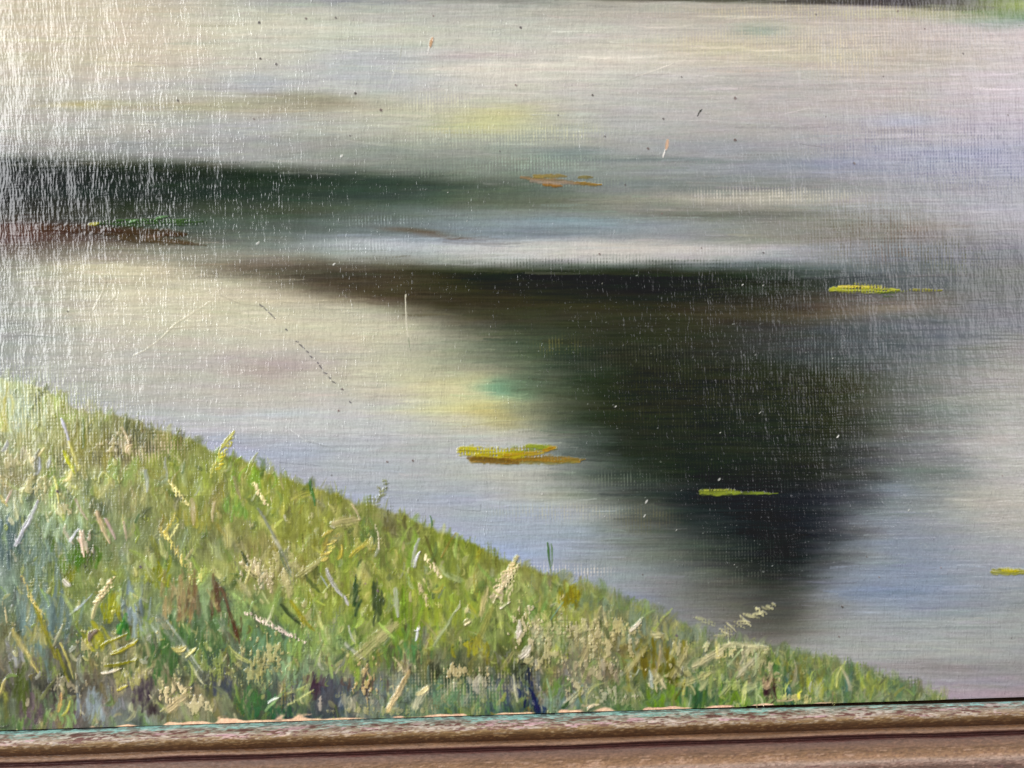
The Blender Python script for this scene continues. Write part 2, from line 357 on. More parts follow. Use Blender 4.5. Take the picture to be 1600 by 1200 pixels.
# ------------------------------------------------------------------ the grass bank
bx = [-400, 0, 70, 110, 190, 250, 330, 400, 450, 520, 600, 700, 780, 850, 930, 1000, 1060, 1100, 1200, 1300, 1380, 1460, 1800]
byy = [470, 588, 606, 630, 652, 670, 703, 724, 748, 770, 796, 836, 872, 897, 918, 948, 975, 992, 1012, 1034, 1055, 1086, 1160]
gy = np.interp(PX, bx, byy) + 9 * fbm(PX / 26, PY / 60, 41, 3) + 2.5 * fbm(PX / 4, PY / 20, 42, 2)
eb = np.interp(PX, [0, 850, 960, 1250, 1450], [1, 1, 2.8, 3.0, 1.6])
m_bank = sstep(-4, 5, (PY - gy) / eb)
bank[...] = PY > gy
gcols = list(range(0, 1500, 100))
grass_rows = [
 ( 600, "9fac7c 9aa06c 8a8c58 8a8c58 8a8c58 8a8c58 8a8c58 8a8c58 8a8c58 8a8c58 8a8c58 8a8c58 8a8c58 8a8c58 8a8c58"),
 ( 650, "96a27a 8f9a5c 7a8050 80864c 8a8c58 8a8c58 8a8c58 8a8c58 8a8c58 8a8c58 8a8c58 8a8c58 8a8c58 8a8c58 8a8c58"),
 ( 700, "8d9560 888c50 6f6c44 7f8848 88914a 8a8c58 8a8c58 8a8c58 8a8c58 8a8c58 8a8c58 8a8c58 8a8c58 8a8c58 8a8c58"),
 ( 750, "817e52 8f9a5e 848c4c 84903f 7f8d38 868d48 8a8c58 8a8c58 8a8c58 8a8c58 8a8c58 8a8c58 8a8c58 8a8c58 8a8c58"),
 ( 800, "7c9072 879a60 78804c 80883e 80903c 858c38 7c8254 7c8254 8a8c58 8a8c58 8a8c58 8a8c58 8a8c58 8a8c58 8a8c58"),
 ( 850, "576c60 5c7048 74824e 6f7a44 858544 80863a 76803c 758532 6c7638 6c7638 8a8c58 8a8c58 8a8c58 8a8c58 8a8c58"),
 ( 900, "637868 687a3c 76843f 84924a 8f8f4e 82863c 82903a 7e8c34 7f8a48 7c8048 6c7c58 8a8c58 8a8c58 8a8c58 8a8c58"),
 ( 950, "627862 748444 6c7c50 70845c 6f8648 80903a 7f8e34 788c34 7d8c44 858e40 6c7a5c 6c7860 767c60 8a8c58 8a8c58"),
 (1000, "747850 5c6c4c 627048 526a44 5c7a4c 77904a 6c8438 74823e 6a7834 828454 7e783c 787e54 7c8458 808850 8a8c58"),
 (1040, "626250 646a48 6c7240 526444 5a6a4c 788a5c 64643c 5e6440 62693c 787454 706a34 747e4c 55643a 788640 748250"),
 (1075, "4c4c3a 46483a 6f6c5c 7a7650 4a5c44 484e54 586258 526a4a 46525c 666c54 586a34 4f6a38 5a783a 5a7440 5c704c"),
 (1110, "526440 625c50 6c7468 7e7c5c 4c583e 4c5250 687060 587052 3e4c48 687060 647c44 5c783a 6a8040 6a8244 5f7448"),
 (1150, "526440 625c50 6c7468 7e7c5c 4c583e 4c5250 687060 587052 3e4c48 687060 647c44 5c783a 6a8040 6a8244 5f7448"),
]
GX = PX + 14 * fbm(PX / 22, PY / 30, 43, 2); GY = PY + 16 * fbm(PX / 9, PY / 30, 44, 2)
G = grid_interp(gcols, [r[0] for r in grass_rows], [r[1] for r in grass_rows], GX, GY)
G = G * (1 + 0.15 * fbm(PX / 11, PY / 17, 45, 3) + .07 * fbm(PX / 3.5, PY / 9, 46, 2))[..., None]
paint_mask(m_bank, G)
height = height * (1 - m_bank) + m_bank * (0.5 + 0.4 * fbm(PX / 3, PY / 14, 46, 2))
owner[m_bank > .3] = 0

def bank_y(x): return float(np.interp(x, bx, byy))

def grass_col(x, y):
    c = under(x, y)
    r = rng.random()
    c = c * (1 + rng.normal() * 0.17)
    if r < .20: c = c * .42 + .58 * hx(rng.choice(["b4b06a", "c2b878", "a8ac58", "bcb48c", "a09c60"]))
    elif r < .33: c = c * .45 + .55 * hx(rng.choice(["6c8a28", "5c8030", "7c9a30", "8ca038"]))
    elif r < .38: c = c * .5 + .5 * hx(rng.choice(["8c9890", "7c8c84", "98a09c"]))
    elif r < .50: c = c * .5 + .5 * hx(rng.choice(["3c4c28", "38502c", "46502a", "3e4438"]))
    elif r < .55: c = c * .5 + .5 * hx(rng.choice(["7a6820", "86741c", "8a8418"]))
    return np.clip(c + rng.normal(size=3) * .012, .03, .9)

def grass_strokes(N, wlo, whi, Llo, Lhi, alo, ahi, hlo, hhi, soft, jit=1.0):
    for n in range(N):
        x = rng.uniform(-150, 1470)
        b0 = bank_y(x)
        y = b0 + (rng.random() ** 0.9) * (1150 - b0) * 1.02 + 3
        if y > 1165: continue
        if y < b0 + 5 and rng.random() < .6: continue
        L = min(rng.uniform(Llo, Lhi), 9 + (y - b0) * 1.1)
        ang = math.radians(rng.normal() * 20 + rng.choice([-26, 4, 22]))
        c = grass_col(x, y)
        if x > 900: c = c * .8 + .2 * hx("6c7c60")
        stroke(x, y, x + math.sin(ang) * L, y - math.cos(ang) * L, rng.uniform(wlo, whi), c, a=rng.uniform(alo, ahi), h=rng.uniform(hlo, hhi), bend=rng.normal() * 2.2,
               dry=rng.choice([0, 0, 0, .3, .6]), bristle=.65, edge=soft, taper=rng.uniform(.2, .7))
grass_strokes(2600, 9, 20, 14, 44, .35, .85, .2, .8, .9)
grass_strokes(1500, 4, 11, 9, 28, .4, .9, .3, 1.2, .7)
# fringe of thin blades where the bank meets the water
for n in range(430):
    x = rng.uniform(-60, 1440); y = bank_y(x) + rng.uniform(2, 12)
    c = under(x, y + 12) * rng.uniform(.85, 1.12)
    L = rng.uniform(8, 24) * (0.8 if x > 1050 else 1)
    ang = math.radians(rng.normal() * 14)
    stroke(x, y, x + math.sin(ang) * L, y - math.cos(ang) * L, rng.uniform(2.0, 4.5), c, a=rng.uniform(.25, .6), h=.4, bend=rng.normal() * 1.5, taper=.95, dry=rng.choice([0, .3]))

# broad patches of other greens, browns and greys in the bank
def patch(x, y, w, h, col, n=None, a=.75, ang=0, jit=.08, hgt=1.0, dry=.0):
    n = int((n or max(5, w * h / 90)) * 1.25)
    for k in range(n):
        px = x + rng.normal() * w * .36; py = y + rng.normal() * h * .32
        if py < bank_y(px) + 3: continue
        L = rng.uniform(.35, .8) * h; an = math.radians(ang + rng.normal() * 10)
        c = hx(col) * (1 + rng.normal() * jit)
        stroke(px - math.sin(an) * L / 2, py + math.cos(an) * L / 2, px + math.sin(an) * L / 2, py - math.cos(an) * L / 2, rng.uniform(4, 9), c,
               a=min(1, 1.15 * a) * rng.uniform(.7, 1), h=hgt * rng.uniform(.2, 1.0), bend=rng.normal() * 1.5, bristle=.6, dry=dry, edge=.8, taper=.3)
for p in [(10, 850, 50, 60, "4f6560"), (70, 960, 60, 80, "5f7568"), (50, 870, 60, 40, "637a66"), (125, 870, 60, 30, "4a6e1c"), (110, 895, 20, 18, "77801c"),
          (205, 670, 40, 24, "5a6040"), (250, 715, 70, 30, "808a3c"), (130, 700, 60, 40, "7c7c34"), (190, 740, 60, 30, "7c9048"), (30, 640, 50, 50, "a0b08c"), (90, 625, 40, 20, "9cac60"),
          (10, 640, 14, 50, "b0b05c"), (90, 830, 60, 34, "88a078"), (155, 800, 40, 34, "5f6c44"), (245, 895, 26, 34, "7c8416", 14), (215, 880, 30, 24, "94a060"),
          (300, 810, 60, 30, "8a8c34"), (390, 750, 60, 30, "7c9a34"), (370, 795, 30, 30, "688a34"), (440, 780, 60, 40, "849034"), (480, 800, 50, 30, "80883c"),
          (285, 935, 40, 60, "8a7c4c", 20, .6), (300, 940, 26, 60, "6a5636", 12, .5), (340, 935, 14, 46, "5c4830", 10, .6), (370, 985, 26, 30, "4e4028", 14, .6), (215, 950, 40, 50, "72867c"),
          (190, 985, 20, 30, "3a7830", 8), (175, 950, 20, 40, "8c9418", 10), (200, 930, 60, 26, "8a9c58"), (255, 1025, 50, 50, "3f6030", 26), (290, 1000, 60, 50, "4a6a34", 20),
          (330, 1010, 60, 60, "4f6a3c", 20), (240, 985, 40, 40, "8c9c80", 10, .5, -25), (185, 1020, 60, 50, "8c8c58", 20, .6), (145, 1000, 30, 50, "8a8c1c", 10, .6, -25),
          (100, 1025, 50, 40, "5c5c48", 20), (25, 1025, 30, 30, "7c8078", 10), (60, 985, 40, 30, "8c8c50", 12), (40, 1080, 30, 60, "4c5828", 16),
          (50, 1110, 30, 40, "54484a", 14, .6), (95, 1110, 50, 30, "6f8c50", 16), (150, 1105, 50, 40, "7c8c8c", 20, .7), (130, 1060, 60, 20, "5c5844", 16), (225, 1090, 30, 30, "40383c", 16, .65), (240, 1110, 20, 20, "48403c", 8, .7),
          (350, 1065, 26, 34, "40484c", 14, .6), (310, 1065, 50, 30, "4c5444", 14), (395, 1095, 40, 26, "3f6a34", 18), (425, 1105, 50, 26, "38643c", 16), (470, 1095, 40, 30, "60704c", 12),
          (515, 1085, 30, 44, "46484a", 16, .65), (535, 1095, 18, 30, "44505a", 12, .6), (495, 1070, 30, 26, "4a3c40", 12, .8), (570, 1070, 50, 24, "5a4c3c", 16, .7), (560, 1100, 50, 24, "8c8c70", 14, .6),
          (450, 1050, 60, 40, "7c9c68", 22, .6), (480, 1010, 60, 50, "7c9a48", 22, .6), (420, 1000, 50, 40, "5f8058", 16, .6), (560, 1030, 40, 40, "7c9438", 16, .6), (590, 985, 60, 30, "8c9454", 14, .6, 30),
          (640, 960, 50, 60, "6c8c20", 20, .6), (610, 1020, 50, 40, "5c7c34", 16, .7), (650, 1020, 40, 30, "48743c", 12, .6), (700, 960, 60, 60, "88982c", 24, .5), (720, 870, 60, 40, "6c7c34", 20, .6),
          (760, 880, 40, 30, "747c34", 12, .6), (620, 825, 50, 30, "66683c", 18, .7), (575, 835, 30, 30, "5f7434", 10), (545, 870, 40, 50, "7c9434", 16, .6), (470, 830, 60, 60, "7c8430", 26, .5),
          (640, 860, 40, 40, "7c9a38", 16, .6), (520, 930, 50, 60, "7c8c30", 22, .5), (555, 925, 10, 50, "3c5430", 6, .8), (590, 945, 14, 50, "4c5c30", 8, .8), (690, 1050, 50, 20, "3c442c", 20, .7), (760, 1050, 60, 26, "4c5434", 18, .7),
          (740, 1010, 40, 26, "8a8818", 12, .7), (790, 1040, 30, 26, "6c7c28", 10, .7), (700, 1085, 60, 30, "5c7c58", 20, .6), (620, 1095, 60, 30, "6c7c68", 16, .5), (770, 1095, 40, 40, "5c8048", 14, .6),
          (825, 1075, 20, 40, "2c3444", 10, .75), (835, 1105, 26, 16, "1c2848", 10, .9), (810, 1045, 30, 30, "3c4430", 14, .7), (870, 1090, 60, 30, "68806c", 20, .6), (875, 1070, 50, 24, "5c7c34", 14, .6),
          (890, 930, 30, 30, "7c7814", 18, .75), (840, 960, 60, 40, "6c8c40", 22, .5), (900, 965, 50, 24, "94a044", 16, .5), (860, 920, 60, 24, "78904c", 16, .5), (960, 940, 60, 24, "6c8060", 20, .5),
          (990, 975, 60, 40, "68785c", 24, .6), (1050, 990, 60, 30, "66745c", 20, .6), (1100, 985, 60, 24, "6c7c64", 14, .5), (1020, 1030, 50, 40, "6a6414", 26, .75), (1045, 1055, 24, 30, "54580c", 10, .7), (920, 1000, 50, 50, "948e58", 22, .5),
          (860, 1000, 60, 40, "90986c", 20, .5), (935, 1050, 70, 30, "7c7458", 22, .6), (1035, 1095, 40, 30, "6c8c20", 18, .6), (1085, 1085, 40, 40, "3f6434", 20, .7), (1110, 1085, 30, 30, "3c5c3c", 12, .7),
          (1150, 1085, 50, 30, "6c8c20", 16, .6), (1120, 1055, 40, 30, "7c8c48", 14, .5), (1205, 1075, 20, 26, "43302c", 12, .8), (1170, 1050, 50, 30, "8c8450", 16, .5), (1215, 1040, 40, 30, "4c6c34", 16, .6),
          (1232, 1080, 10, 40, "3c5c4c", 6, .8), (1260, 1030, 60, 20, "8c9440", 14, .6), (1285, 1070, 50, 30, "8c9830", 16, .6), (1320, 1065, 60, 40, "64804c", 22, .5), (1325, 1075, 10, 40, "4a6850", 6, .7), (1360, 1070, 40, 30, "8c9838", 12, .5), (1400, 1075, 40, 24, "54704c", 16, .6),
          (1380, 1062, 60, 14, "7c8c48", 12, .6), (1245, 1050, 50, 30, "6c6c28", 12, .5), (30, 1130, 60, 20, "4c6438", 14, .7), (770, 960, 30, 70, "7c8c44", 14, .5), (1300, 1090, 60, 10, "54703c", 10, .7)]:
    patch(*p[:5], *(p[5:6] or (None,)), *(p[6:7] or (.75,)), *(p[7:8] or (0,)))

grass_strokes(1300, 3, 7, 6, 22, .35, .85, .4, 1.6, .6)
for n in range(420):     # short loaded touches, pale or dark, no particular direction
    x = rng.uniform(-60, 1260); b0 = bank_y(x); y = rng.uniform(b0 + 25, 1118)
    if y > 1118: continue
    an = rng.uniform(-1.1, 1.1); L = rng.uniform(3, 12)
    c = under(x, y); c = c * .4 + .6 * hx(rng.choice(['c0b87c', 'b8b468', 'ccc498', 'a8a860', '4a5a2c', '3f4f30', '8c9a2c', 'b0b4a0']))
    stroke(x, y, x + math.sin(an) * L, y - math.cos(an) * L, rng.uniform(3, 9), c, a=rng.uniform(.5, .9), h=rng.uniform(.8, 2.0), bristle=.5, edge=.5, dry=rng.choice([0, .3]), taper=.4)
# impasto: loaded, pale, knobbly paint scumbled over the foot of the bank
def scumble(x, y, sx, sy, col, a, lev=.1, h=2.0, col2=None):
    global C, height
    d = np.exp(-0.5 * (((PX - x) / sx) ** 2 + ((PY - y) / sy) ** 2))
    n = fbm(PX / 5.5, PY / 10.5, int(x) % 91 + 1, 4) + 0.10 * thread
    m = sstep(lev + .06, lev + .24, n + 0.9 * (d - .62)) * sstep(.08, .4, d) * a
    c = hx(col)[None, None] * (1 + .08 * fbm(PX / 4, PY / 3, 7, 2))[..., None]
    C += (c - C) * m[..., None].astype(np.float32)
    height = height * (1 - .3 * m) + m * h * (0.8 + .5 * n)
for s_ in [(400, 890, 26, 22, "b4ac7c", .8), (440, 885, 30, 26, "a8a468", .6), (270, 1080, 22, 16, "c4b884", .85), (310, 1100, 20, 14, "b4ac7c", .8), (205, 1060, 30, 22, "98984c", .55),
           (420, 1020, 30, 30, "aaa868", .7), (400, 1050, 30, 20, "9c9c5c", .6), (330, 1035, 40, 26, "8c9a4c", .5), (140, 1000, 20, 24, "b0a86c", .6), (110, 1070, 24, 14, "a8a078", .5),
           (570, 1060, 18, 26, "b8a468", .7), (725, 1050, 30, 12, "b4a870", .7), (740, 1065, 30, 10, "9c9c80", .6), (850, 1020, 30, 30, "a8a470", .75), (820, 980, 20, 26, "b8b080", .8),
           (870, 985, 26, 18, "a8a86c", .6), (910, 990, 22, 22, "aca874", .75), (945, 1005, 20, 30, "aca470", .75), (960, 980, 22, 16, "b4ac6c", .6), (930, 1045, 40, 14, "a09870", .65),
           (900, 1075, 14, 18, "a8a478", .8), (955, 1085, 30, 12, "a4a480", .65), (990, 1000, 16, 26, "aca470", .7), (1060, 1020, 14, 24, "a8a470", .7), (1025, 1060, 16, 16, "a8a470", .7),
           (1075, 1050, 20, 10, "9ca060", .6), (1130, 1015, 30, 14, "b4b480", .8), (1175, 1015, 24, 12, "b4b080", .7), (1100, 1055, 20, 12, "98a05c", .7), (1200, 1065, 16, 14, "a89c6c", .6),
           (1150, 1070, 14, 10, "9caa64", .6), (480, 960, 18, 26, "a8a468", .5), (790, 920, 14, 20, "c8c08c", .7), (600, 1110, 60, 6, "a09c68", .5), (260, 980, 16, 16, "a8a058", .5),
           (1180, 1035, 30, 10, "a8a870", .6), (1250, 1090, 30, 6, "c0b470", .6), (60, 760, 26, 18, "b8b478", .6), (25, 720, 22, 22, "b0a878", .5), (190, 695, 26, 14, "c4b88c", .45), (110, 745, 20, 24, "b8bc60", .5),
           (100, 800, 14, 16, "c0b884", .5), (130, 850, 12, 18, "c0b090", .6), (170, 745, 24, 8, "a8b058", .6), (310, 900, 14, 12, "c0c060", .6), (560, 850, 30, 12, "a8a84c", .4)]:
    scumble(*s_)

# ground colour of the canvas showing along the bottom edge (bare priming)
edge_y = 600 - (-st * U + ct * (V_EDGE)) * 1.0
dist_e = V - V_EDGE
prime = sstep(.1, .35, fbm(PX / 34, dist_e / 9, 61, 2) + .55 * sstep(7, 0, dist_e) - .35) * sstep(13, 5, dist_e + 4 * fbm(PX / 6, PY / 4, 62, 2)) * sstep(100, 150, PX) * sstep(1330, 1260, PX)
paint_mask(prime * .9, np.broadcast_to(hx("d9b48e"), C.shape) * (1 + .10 * fbm(PX / 3, PY / 3, 63, 2))[..., None])
height = height * (1 - prime * .6)

for tkk in [(235, 695, 34, 16, "ccbc94", .6, .3), (60, 680, 60, 50, "b4b884", .45, .35), (130, 690, 50, 30, "a8a868", .45, .35), (20, 620, 40, 30, "b8c090", .5, .3), (200, 680, 30, 14, "70784c", .5, .3),
            (80, 640, 40, 20, "b4bc78", .5, .3), (60, 860, 60, 30, "90a498", .3, .4), (720, 1060, 60, 14, "b0ac80", .5, .4), (720, 1085, 50, 12, "98a080", .4, .4), (140, 640, 40, 10, "b0ac9c", .4, .35)]:
    ticks(*tkk)
# ------------------------------------------------------------------ strokes one can point at
T = "painted_grass_blade"
pale = dict(h=2.6, a=.95, bristle=.4)
blades = [ # x0,y0 (foot) x1,y1 (tip) width colour options
 (25, 852, 60, 782, 8, "c4c8cc", dict(h=3)), (97, 655, 110, 700, 6, "a8acb0", {}), (108, 690, 122, 735, 6, "c0c060", {}), (100, 705, 118, 740, 7, "b4bc28", {}),
 (152, 800, 172, 848, 9, "c8b488", dict(h=3)), (166, 812, 180, 842, 7, "a89484", {}), (194, 815, 198, 845, 4, "b8a888", {}), (118, 780, 137, 812, 5, "a89c80", {}),
 (100, 825, 115, 850, 6, "b4ac8c", {}), (110, 846, 124, 826, 5, "c0c8c8", {}), (126, 830, 132, 870, 6, "c4b494", {}), (85, 745, 92, 785, 5, "c8c868", {}), (92, 790, 100, 800, 3, "9ca058", {}),
 (265, 755, 285, 775, 4, "cccc6c", dict(dry=.5)), (275, 765, 295, 790, 4, "c4c070", dict(dry=.4)), (300, 780, 303, 820, 9, "b4a878", {}), (335, 785, 333, 815, 6, "a8a06c", {}), (228, 735, 230, 768, 8, "98a494", {}),
 (250, 825, 268, 845, 5, "c8c050", dict(dry=.3)), (262, 838, 290, 885, 7, "bcb858", dict(dry=.5)), (348, 698, 366, 674, 8, "c0b838", dict(h=2.2)), (338, 725, 345, 700, 6, "b8b03c", dict(dry=.3)), (330, 745, 338, 722, 6, "b4b850", dict(dry=.4)),
 (259, 715, 262, 750, 4, "a0a894", {}), (190, 668, 202, 694, 6, "b0a478", {}), (198, 705, 206, 695, 10, "c4b484", {}), (45, 700, 55, 735, 6, "ccc890", dict(dry=.3)), (50, 722, 70, 700, 6, "c4bc80", {}), (2, 775, 12, 790, 6, "c4b860", {}),
 (10, 785, 20, 765, 4, "bca890", {}), (58, 740, 62, 715, 8, "a0a8b0", {}), (75, 730, 80, 712, 6, "a0a89c", {}), (5, 705, 12, 688, 8, "a0a4a4", {}),
 (366, 745, 376, 780, 7, "8c8858", {}), (396, 754, 417, 790, 6, "c8c080", dict(dry=.3)), (404, 795, 455, 895, 6, "7c8468", {}), (455, 900, 436, 858, 5, "6c7850", {}), (438, 742, 444, 766, 4, "a8a46c", {}), (484, 752, 492, 790, 6, "3c7030", {}),
 (378, 862, 400, 905, 6, "4a5430", {}), (550, 788, 562, 812, 4, "c8b890", dict(h=3)), (522, 818, 562, 812, 17, "a8a068", dict(h=2.4)), (505, 838, 520, 828, 6, "b0a448", dict(dry=.3)), (510, 842, 502, 870, 8, "a89c3c", {}),
 (530, 872, 534, 852, 8, "b0a434", {}), (548, 870, 568, 852, 8, "a8a038", {}), (586, 820, 592, 858, 5, "c0b890", dict(dry=.35)), (655, 842, 644, 885, 6, "9ca490", {}), (648, 885, 656, 862, 6, "c8ccd0", dict(h=2.8)), (672, 873, 688, 898, 4, "d8cc94", dict(h=3, dry=.25)),
 (690, 870, 712, 832, 4, "8c8438", {}), (672, 806, 674, 826, 3, "38682c", {}), (598, 750, 606, 765, 5, "7c8058", dict(dry=.5)), (595, 772, 590, 760, 7, "7c7c50", dict(dry=.5)), (585, 785, 592, 775, 6, "808460", dict(dry=.5)),
 (856, 848, 860, 888, 4, "3c6428", {}), (861, 850, 862, 885, 3, "547c30", {}), (355, 948, 375, 1005, 6, "54422a", {}), (345, 918, 358, 950, 7, "644e32", {}), (510, 890, 540, 935, 8, "a8aca4", dict(h=2.4)), (538, 932, 545, 945, 7, "a0a498", {}),
 (502, 900, 512, 918, 3, "98a49c", {}), (390, 930, 370, 905, 10, "a8a870", {}), (383, 958, 480, 1004, 5, "d4c8ac", dict(h=3.2, dry=.35)), (540, 1005, 570, 1030, 8, "949c80", {}), (560, 1025, 620, 975, 24, "98985c", dict(h=2.2)),
 (618, 920, 622, 963, 9, "a8b09c", dict(h=2.2)), (545, 978, 555, 1003, 4, "a8b098", {}), (650, 985, 655, 978, 4, "c4c8bc", dict(h=3)), (650, 1000, 652, 980, 5, "b0b8b0", {}), (678, 1008, 718, 945, 6, "98a870", {}), (712, 955, 718, 938, 3, "d0d0b0", dict(h=3)),
 (728, 972, 734, 970, 12, "d0c890", dict(h=3)), (745, 1005, 770, 945, 12, "8c9040", {}), (752, 960, 762, 918, 10, "b4ac68", {}), (770, 940, 800, 895, 8, "bcb484", dict(h=3)), (782, 950, 796, 940, 5, "d4ccb0", dict(h=3.4)), (775, 930, 808, 868, 10, "b0a870", dict(dry=.25, h=2.8)), (790, 915, 815, 876, 8, "ccc490", dict(h=3, dry=.3)),
 (655, 915, 670, 940, 4, "c8c080", dict(dry=.4)), (662, 905, 672, 925, 4, "ccc480", dict(dry=.3)), (607, 1110, 640, 1048, 11, "c8b074", dict(h=2.6)), (608, 1105, 625, 1072, 8, "ccc08c", dict(h=2.6)), (648, 1105, 668, 1072, 16, "b0b088", dict(h=2)), (652, 1085, 672, 1070, 8, "ccc484", dict(h=2.6)),
 (745, 1080, 750, 1055, 12, "a4a488", {}), (250, 965, 312, 1052, 20, "76806a", dict(a=.7, h=1.6)), (262, 970, 318, 1050, 5, "98a48c", dict(a=.7)), (275, 1015, 290, 1012, 16, "b8b05c", dict(h=3)), (292, 1025, 306, 1012, 8, "b8b868", dict(h=2.4)), (300, 1040, 318, 1068, 5, "b0b488", {}),
 (345, 970, 385, 1040, 16, "6c7860", dict(a=.6)), (35, 900, 70, 970, 6, "b4ac64", dict(dry=.4)), (55, 945, 90, 1030, 10, "7c7c20", {}), (45, 930, 70, 960, 6, "c0b86c", dict(dry=.35)), (20, 985, 60, 1050, 10, "a8a058", {}), (95, 1005, 115, 1060, 5, "b0ac58", {}), (90, 1015, 108, 1065, 7, "7c8020", {}),
 (0, 1085, 10, 1060, 6, "c0b868", dict(h=3)), (5, 940, 12, 975, 5, "b0a878", dict(dry=.3)), (110, 960, 145, 928, 4, "98a8a0", {}), (145, 965, 156, 935, 8, "d0c884", dict(h=2.8)), (150, 940, 175, 905, 6, "c8bc80", dict(dry=.4, h=2.8)), (102, 908, 110, 915, 12, "c8c8b8", dict(h=2.4)),
 (150, 985, 140, 1000, 10, "685c50", dict(h=2.6)), (160, 1052, 190, 1044, 5, "c0b898", dict(h=3.6)), (165, 1040, 215, 1030, 6, "8c8c18", dict(h=2.6)), (158, 1010, 200, 990, 6, "909020", dict(h=2.6)), (185, 1078, 200, 1070, 5, "b0a840", dict(h=3)), (175, 1022, 215, 1000, 7, "989424", dict(h=2.6)),
 (262, 1108, 292, 1085, 18, "bcac78", dict(h=1.6)), (92, 1110, 96, 1082, 7, "b89450", {}), (98, 1118, 110, 1095, 5, "a8a848", {}), (415, 1110, 455, 1070, 6, "7c9c60", {}), (420, 1098, 436, 1090, 4, "c8d0c0", dict(h=3)), (450, 1100, 490, 1078, 6, "a0a868", dict(dry=.2)), (445, 1085, 485, 1068, 5, "98a460", dict(dry=.2)), (500, 1108, 502, 1088, 8, "a8a08c", dict(dry=.2)),
 (1085, 1040, 1140, 1005, 14, "b4b07c", dict(h=2.6)), (1130, 1008, 1200, 1012, 10, "b0b080", dict(h=2.2, bend=3)), (1060, 1070, 1110, 1050, 12, "a4a468", dict(h=2.2)),
 (1150, 1055, 1185, 1022, 12, "b0b088", dict(h=2.4)), (1050, 1055, 1075, 1010, 16, "98945c", dict(h=2.2)), (978, 1050, 1010, 1010, 12, "98945c", dict(h=2.2)), (1020, 1048, 1040, 1075, 11, "a8a470", dict(h=2.4)), (1022, 990, 1034, 992, 16, "b4b078", dict(h=2.8)), (985, 985, 1004, 965, 6, "c8c4a8", dict(h=3.6)),
 (1095, 1075, 1105, 1060, 14, "98a068", dict(h=2.2)), (1128, 1085, 1140, 1070, 12, "94a060", dict(h=2.2)), (1160, 1080, 1180, 1070, 14, "94a068", dict(h=2)), (905, 985, 915, 970, 14, "a8a868", dict(h=2.2)), (815, 1025, 828, 1010, 15, "b4b098", dict(h=3)), (808, 995, 812, 970, 10, "b8b49c", dict(h=2.6)),
 (885, 1100, 905, 1080, 10, "a0a078", dict(h=2.4)), (918, 1108, 936, 1100, 5, "d8c8a0", dict(h=3)), (860, 968, 880, 940, 3, "6c8c68", {}), (1265, 1080, 1268, 1065, 6, "98a088", {}), (1248, 1090, 1252, 1080, 6, "c4c440", {}), (1115, 975, 1085, 965, 9, "9c9c70", dict(dry=.4)),
 (240, 905, 230, 870, 14, "8c9860", {}), (452, 930, 444, 890, 16, "a8a468", dict(h=2.4)), (425, 925, 418, 895, 8, "a8a070", {}), (405, 900, 380, 880, 12, "b0a870", dict(h=2.6, dry=.2)), (465, 900, 505, 870, 10, "a0a060", dict(h=2.2)), (460, 880, 470, 895, 14, "a09c64", dict(h=2)),
 (478, 900, 500, 925, 8, "4c5c2c", {}), (440, 945, 470, 975, 7, "3c4c28", {}), (455, 940, 490, 985, 9, "8c8a18", {}), (595, 960, 592, 920, 8, "485828", {}), (553, 945, 556, 905, 7, "3c5428", {}),
 (880, 1105, 888, 1096, 8, "38502c", {}), (840, 1110, 828, 1075, 8, "1c284c", dict(h=1.6)), (812, 1088, 808, 1075, 7, "24304c", {}),
]
for bdef in blades:
    x0, y0, x1, y1, w, col, o = bdef
    kw = dict(a=.86, h=1.3, edge=.75, bristle=.45, bend=rng.normal() * 1.2); kw.update(o)
    stroke(x0, y0, x1, y1, w, col, track=(T, None), **kw)
# seed heads built of short slanting touches
def plume(x0, y0, x1, y1, wid, col, n, lean, label=None):
    ps = []
    for k in range(n):
        f = (k + .5) / n; cx = x0 + (x1 - x0) * f; cy = y0 + (y1 - y0) * f; ww = wid * math.sin(math.pi * min(1, .15 + f * .85)) ** .6
        an = math.atan2(y1 - y0, x1 - x0) + math.radians(lean + rng.normal() * 17); ww = ww * rng.uniform(.65, 1.25); cx += rng.normal() * 1.5; cy += rng.normal() * 1.5
        c = hx(col) * (1 + rng.normal() * .08)
        ps.append((cx - math.cos(an) * ww / 2, cy - math.sin(an) * ww / 2, cx + math.cos(an) * ww / 2, cy + math.sin(an) * ww / 2, rng.uniform(3.0, 7.5), c, dict(h=1.6, a=.9, dry=.2, edge=.6)))
    multi("painted_seed_head", label, ps)
def multi(name, label, parts):
    N_tracked[0] += 1; me = N_tracked[0]; tracked_info[me] = (name, label)
    for p in parts:
        k = stroke(*p[:6], track=(name, label), **p[6])
        owner[owner == k] = me; tracked_info.pop(k, None)
plume(1122, 994, 1210, 944, 22, "b0a878", 17, 52, "pale plume standing against the water at the tip of the dark reflection")
plume(768, 935, 812, 866, 15, "c0b484", 12, 40)
plume(148, 945, 180, 900, 14, "c8bc80", 10, 35)
plume(250, 822, 292, 888, 11, "c4bc60", 12, 40)
plume(262, 752, 296, 792, 8, "ccc878", 9, 40)
plume(396, 754, 418, 792, 7, "ccc484", 9, 40)
plume(383, 957, 478, 1003, 8, "d0c4a8", 16, 30)
plume(505, 878, 528, 832, 12, "b8ae50", 9, 40)
plume(655, 912, 672, 950, 8, "c8c080", 8, 40)
plume(662, 868, 690, 905, 7, "d4ca94", 9, 35)
plume(395, 880, 425, 925, 14, "b4ac78", 9, 50)
plume(340, 735, 366, 676, 9, "c0b838", 9, 30)
plume(590, 790, 606, 748, 10, "80845c", 8, 40)
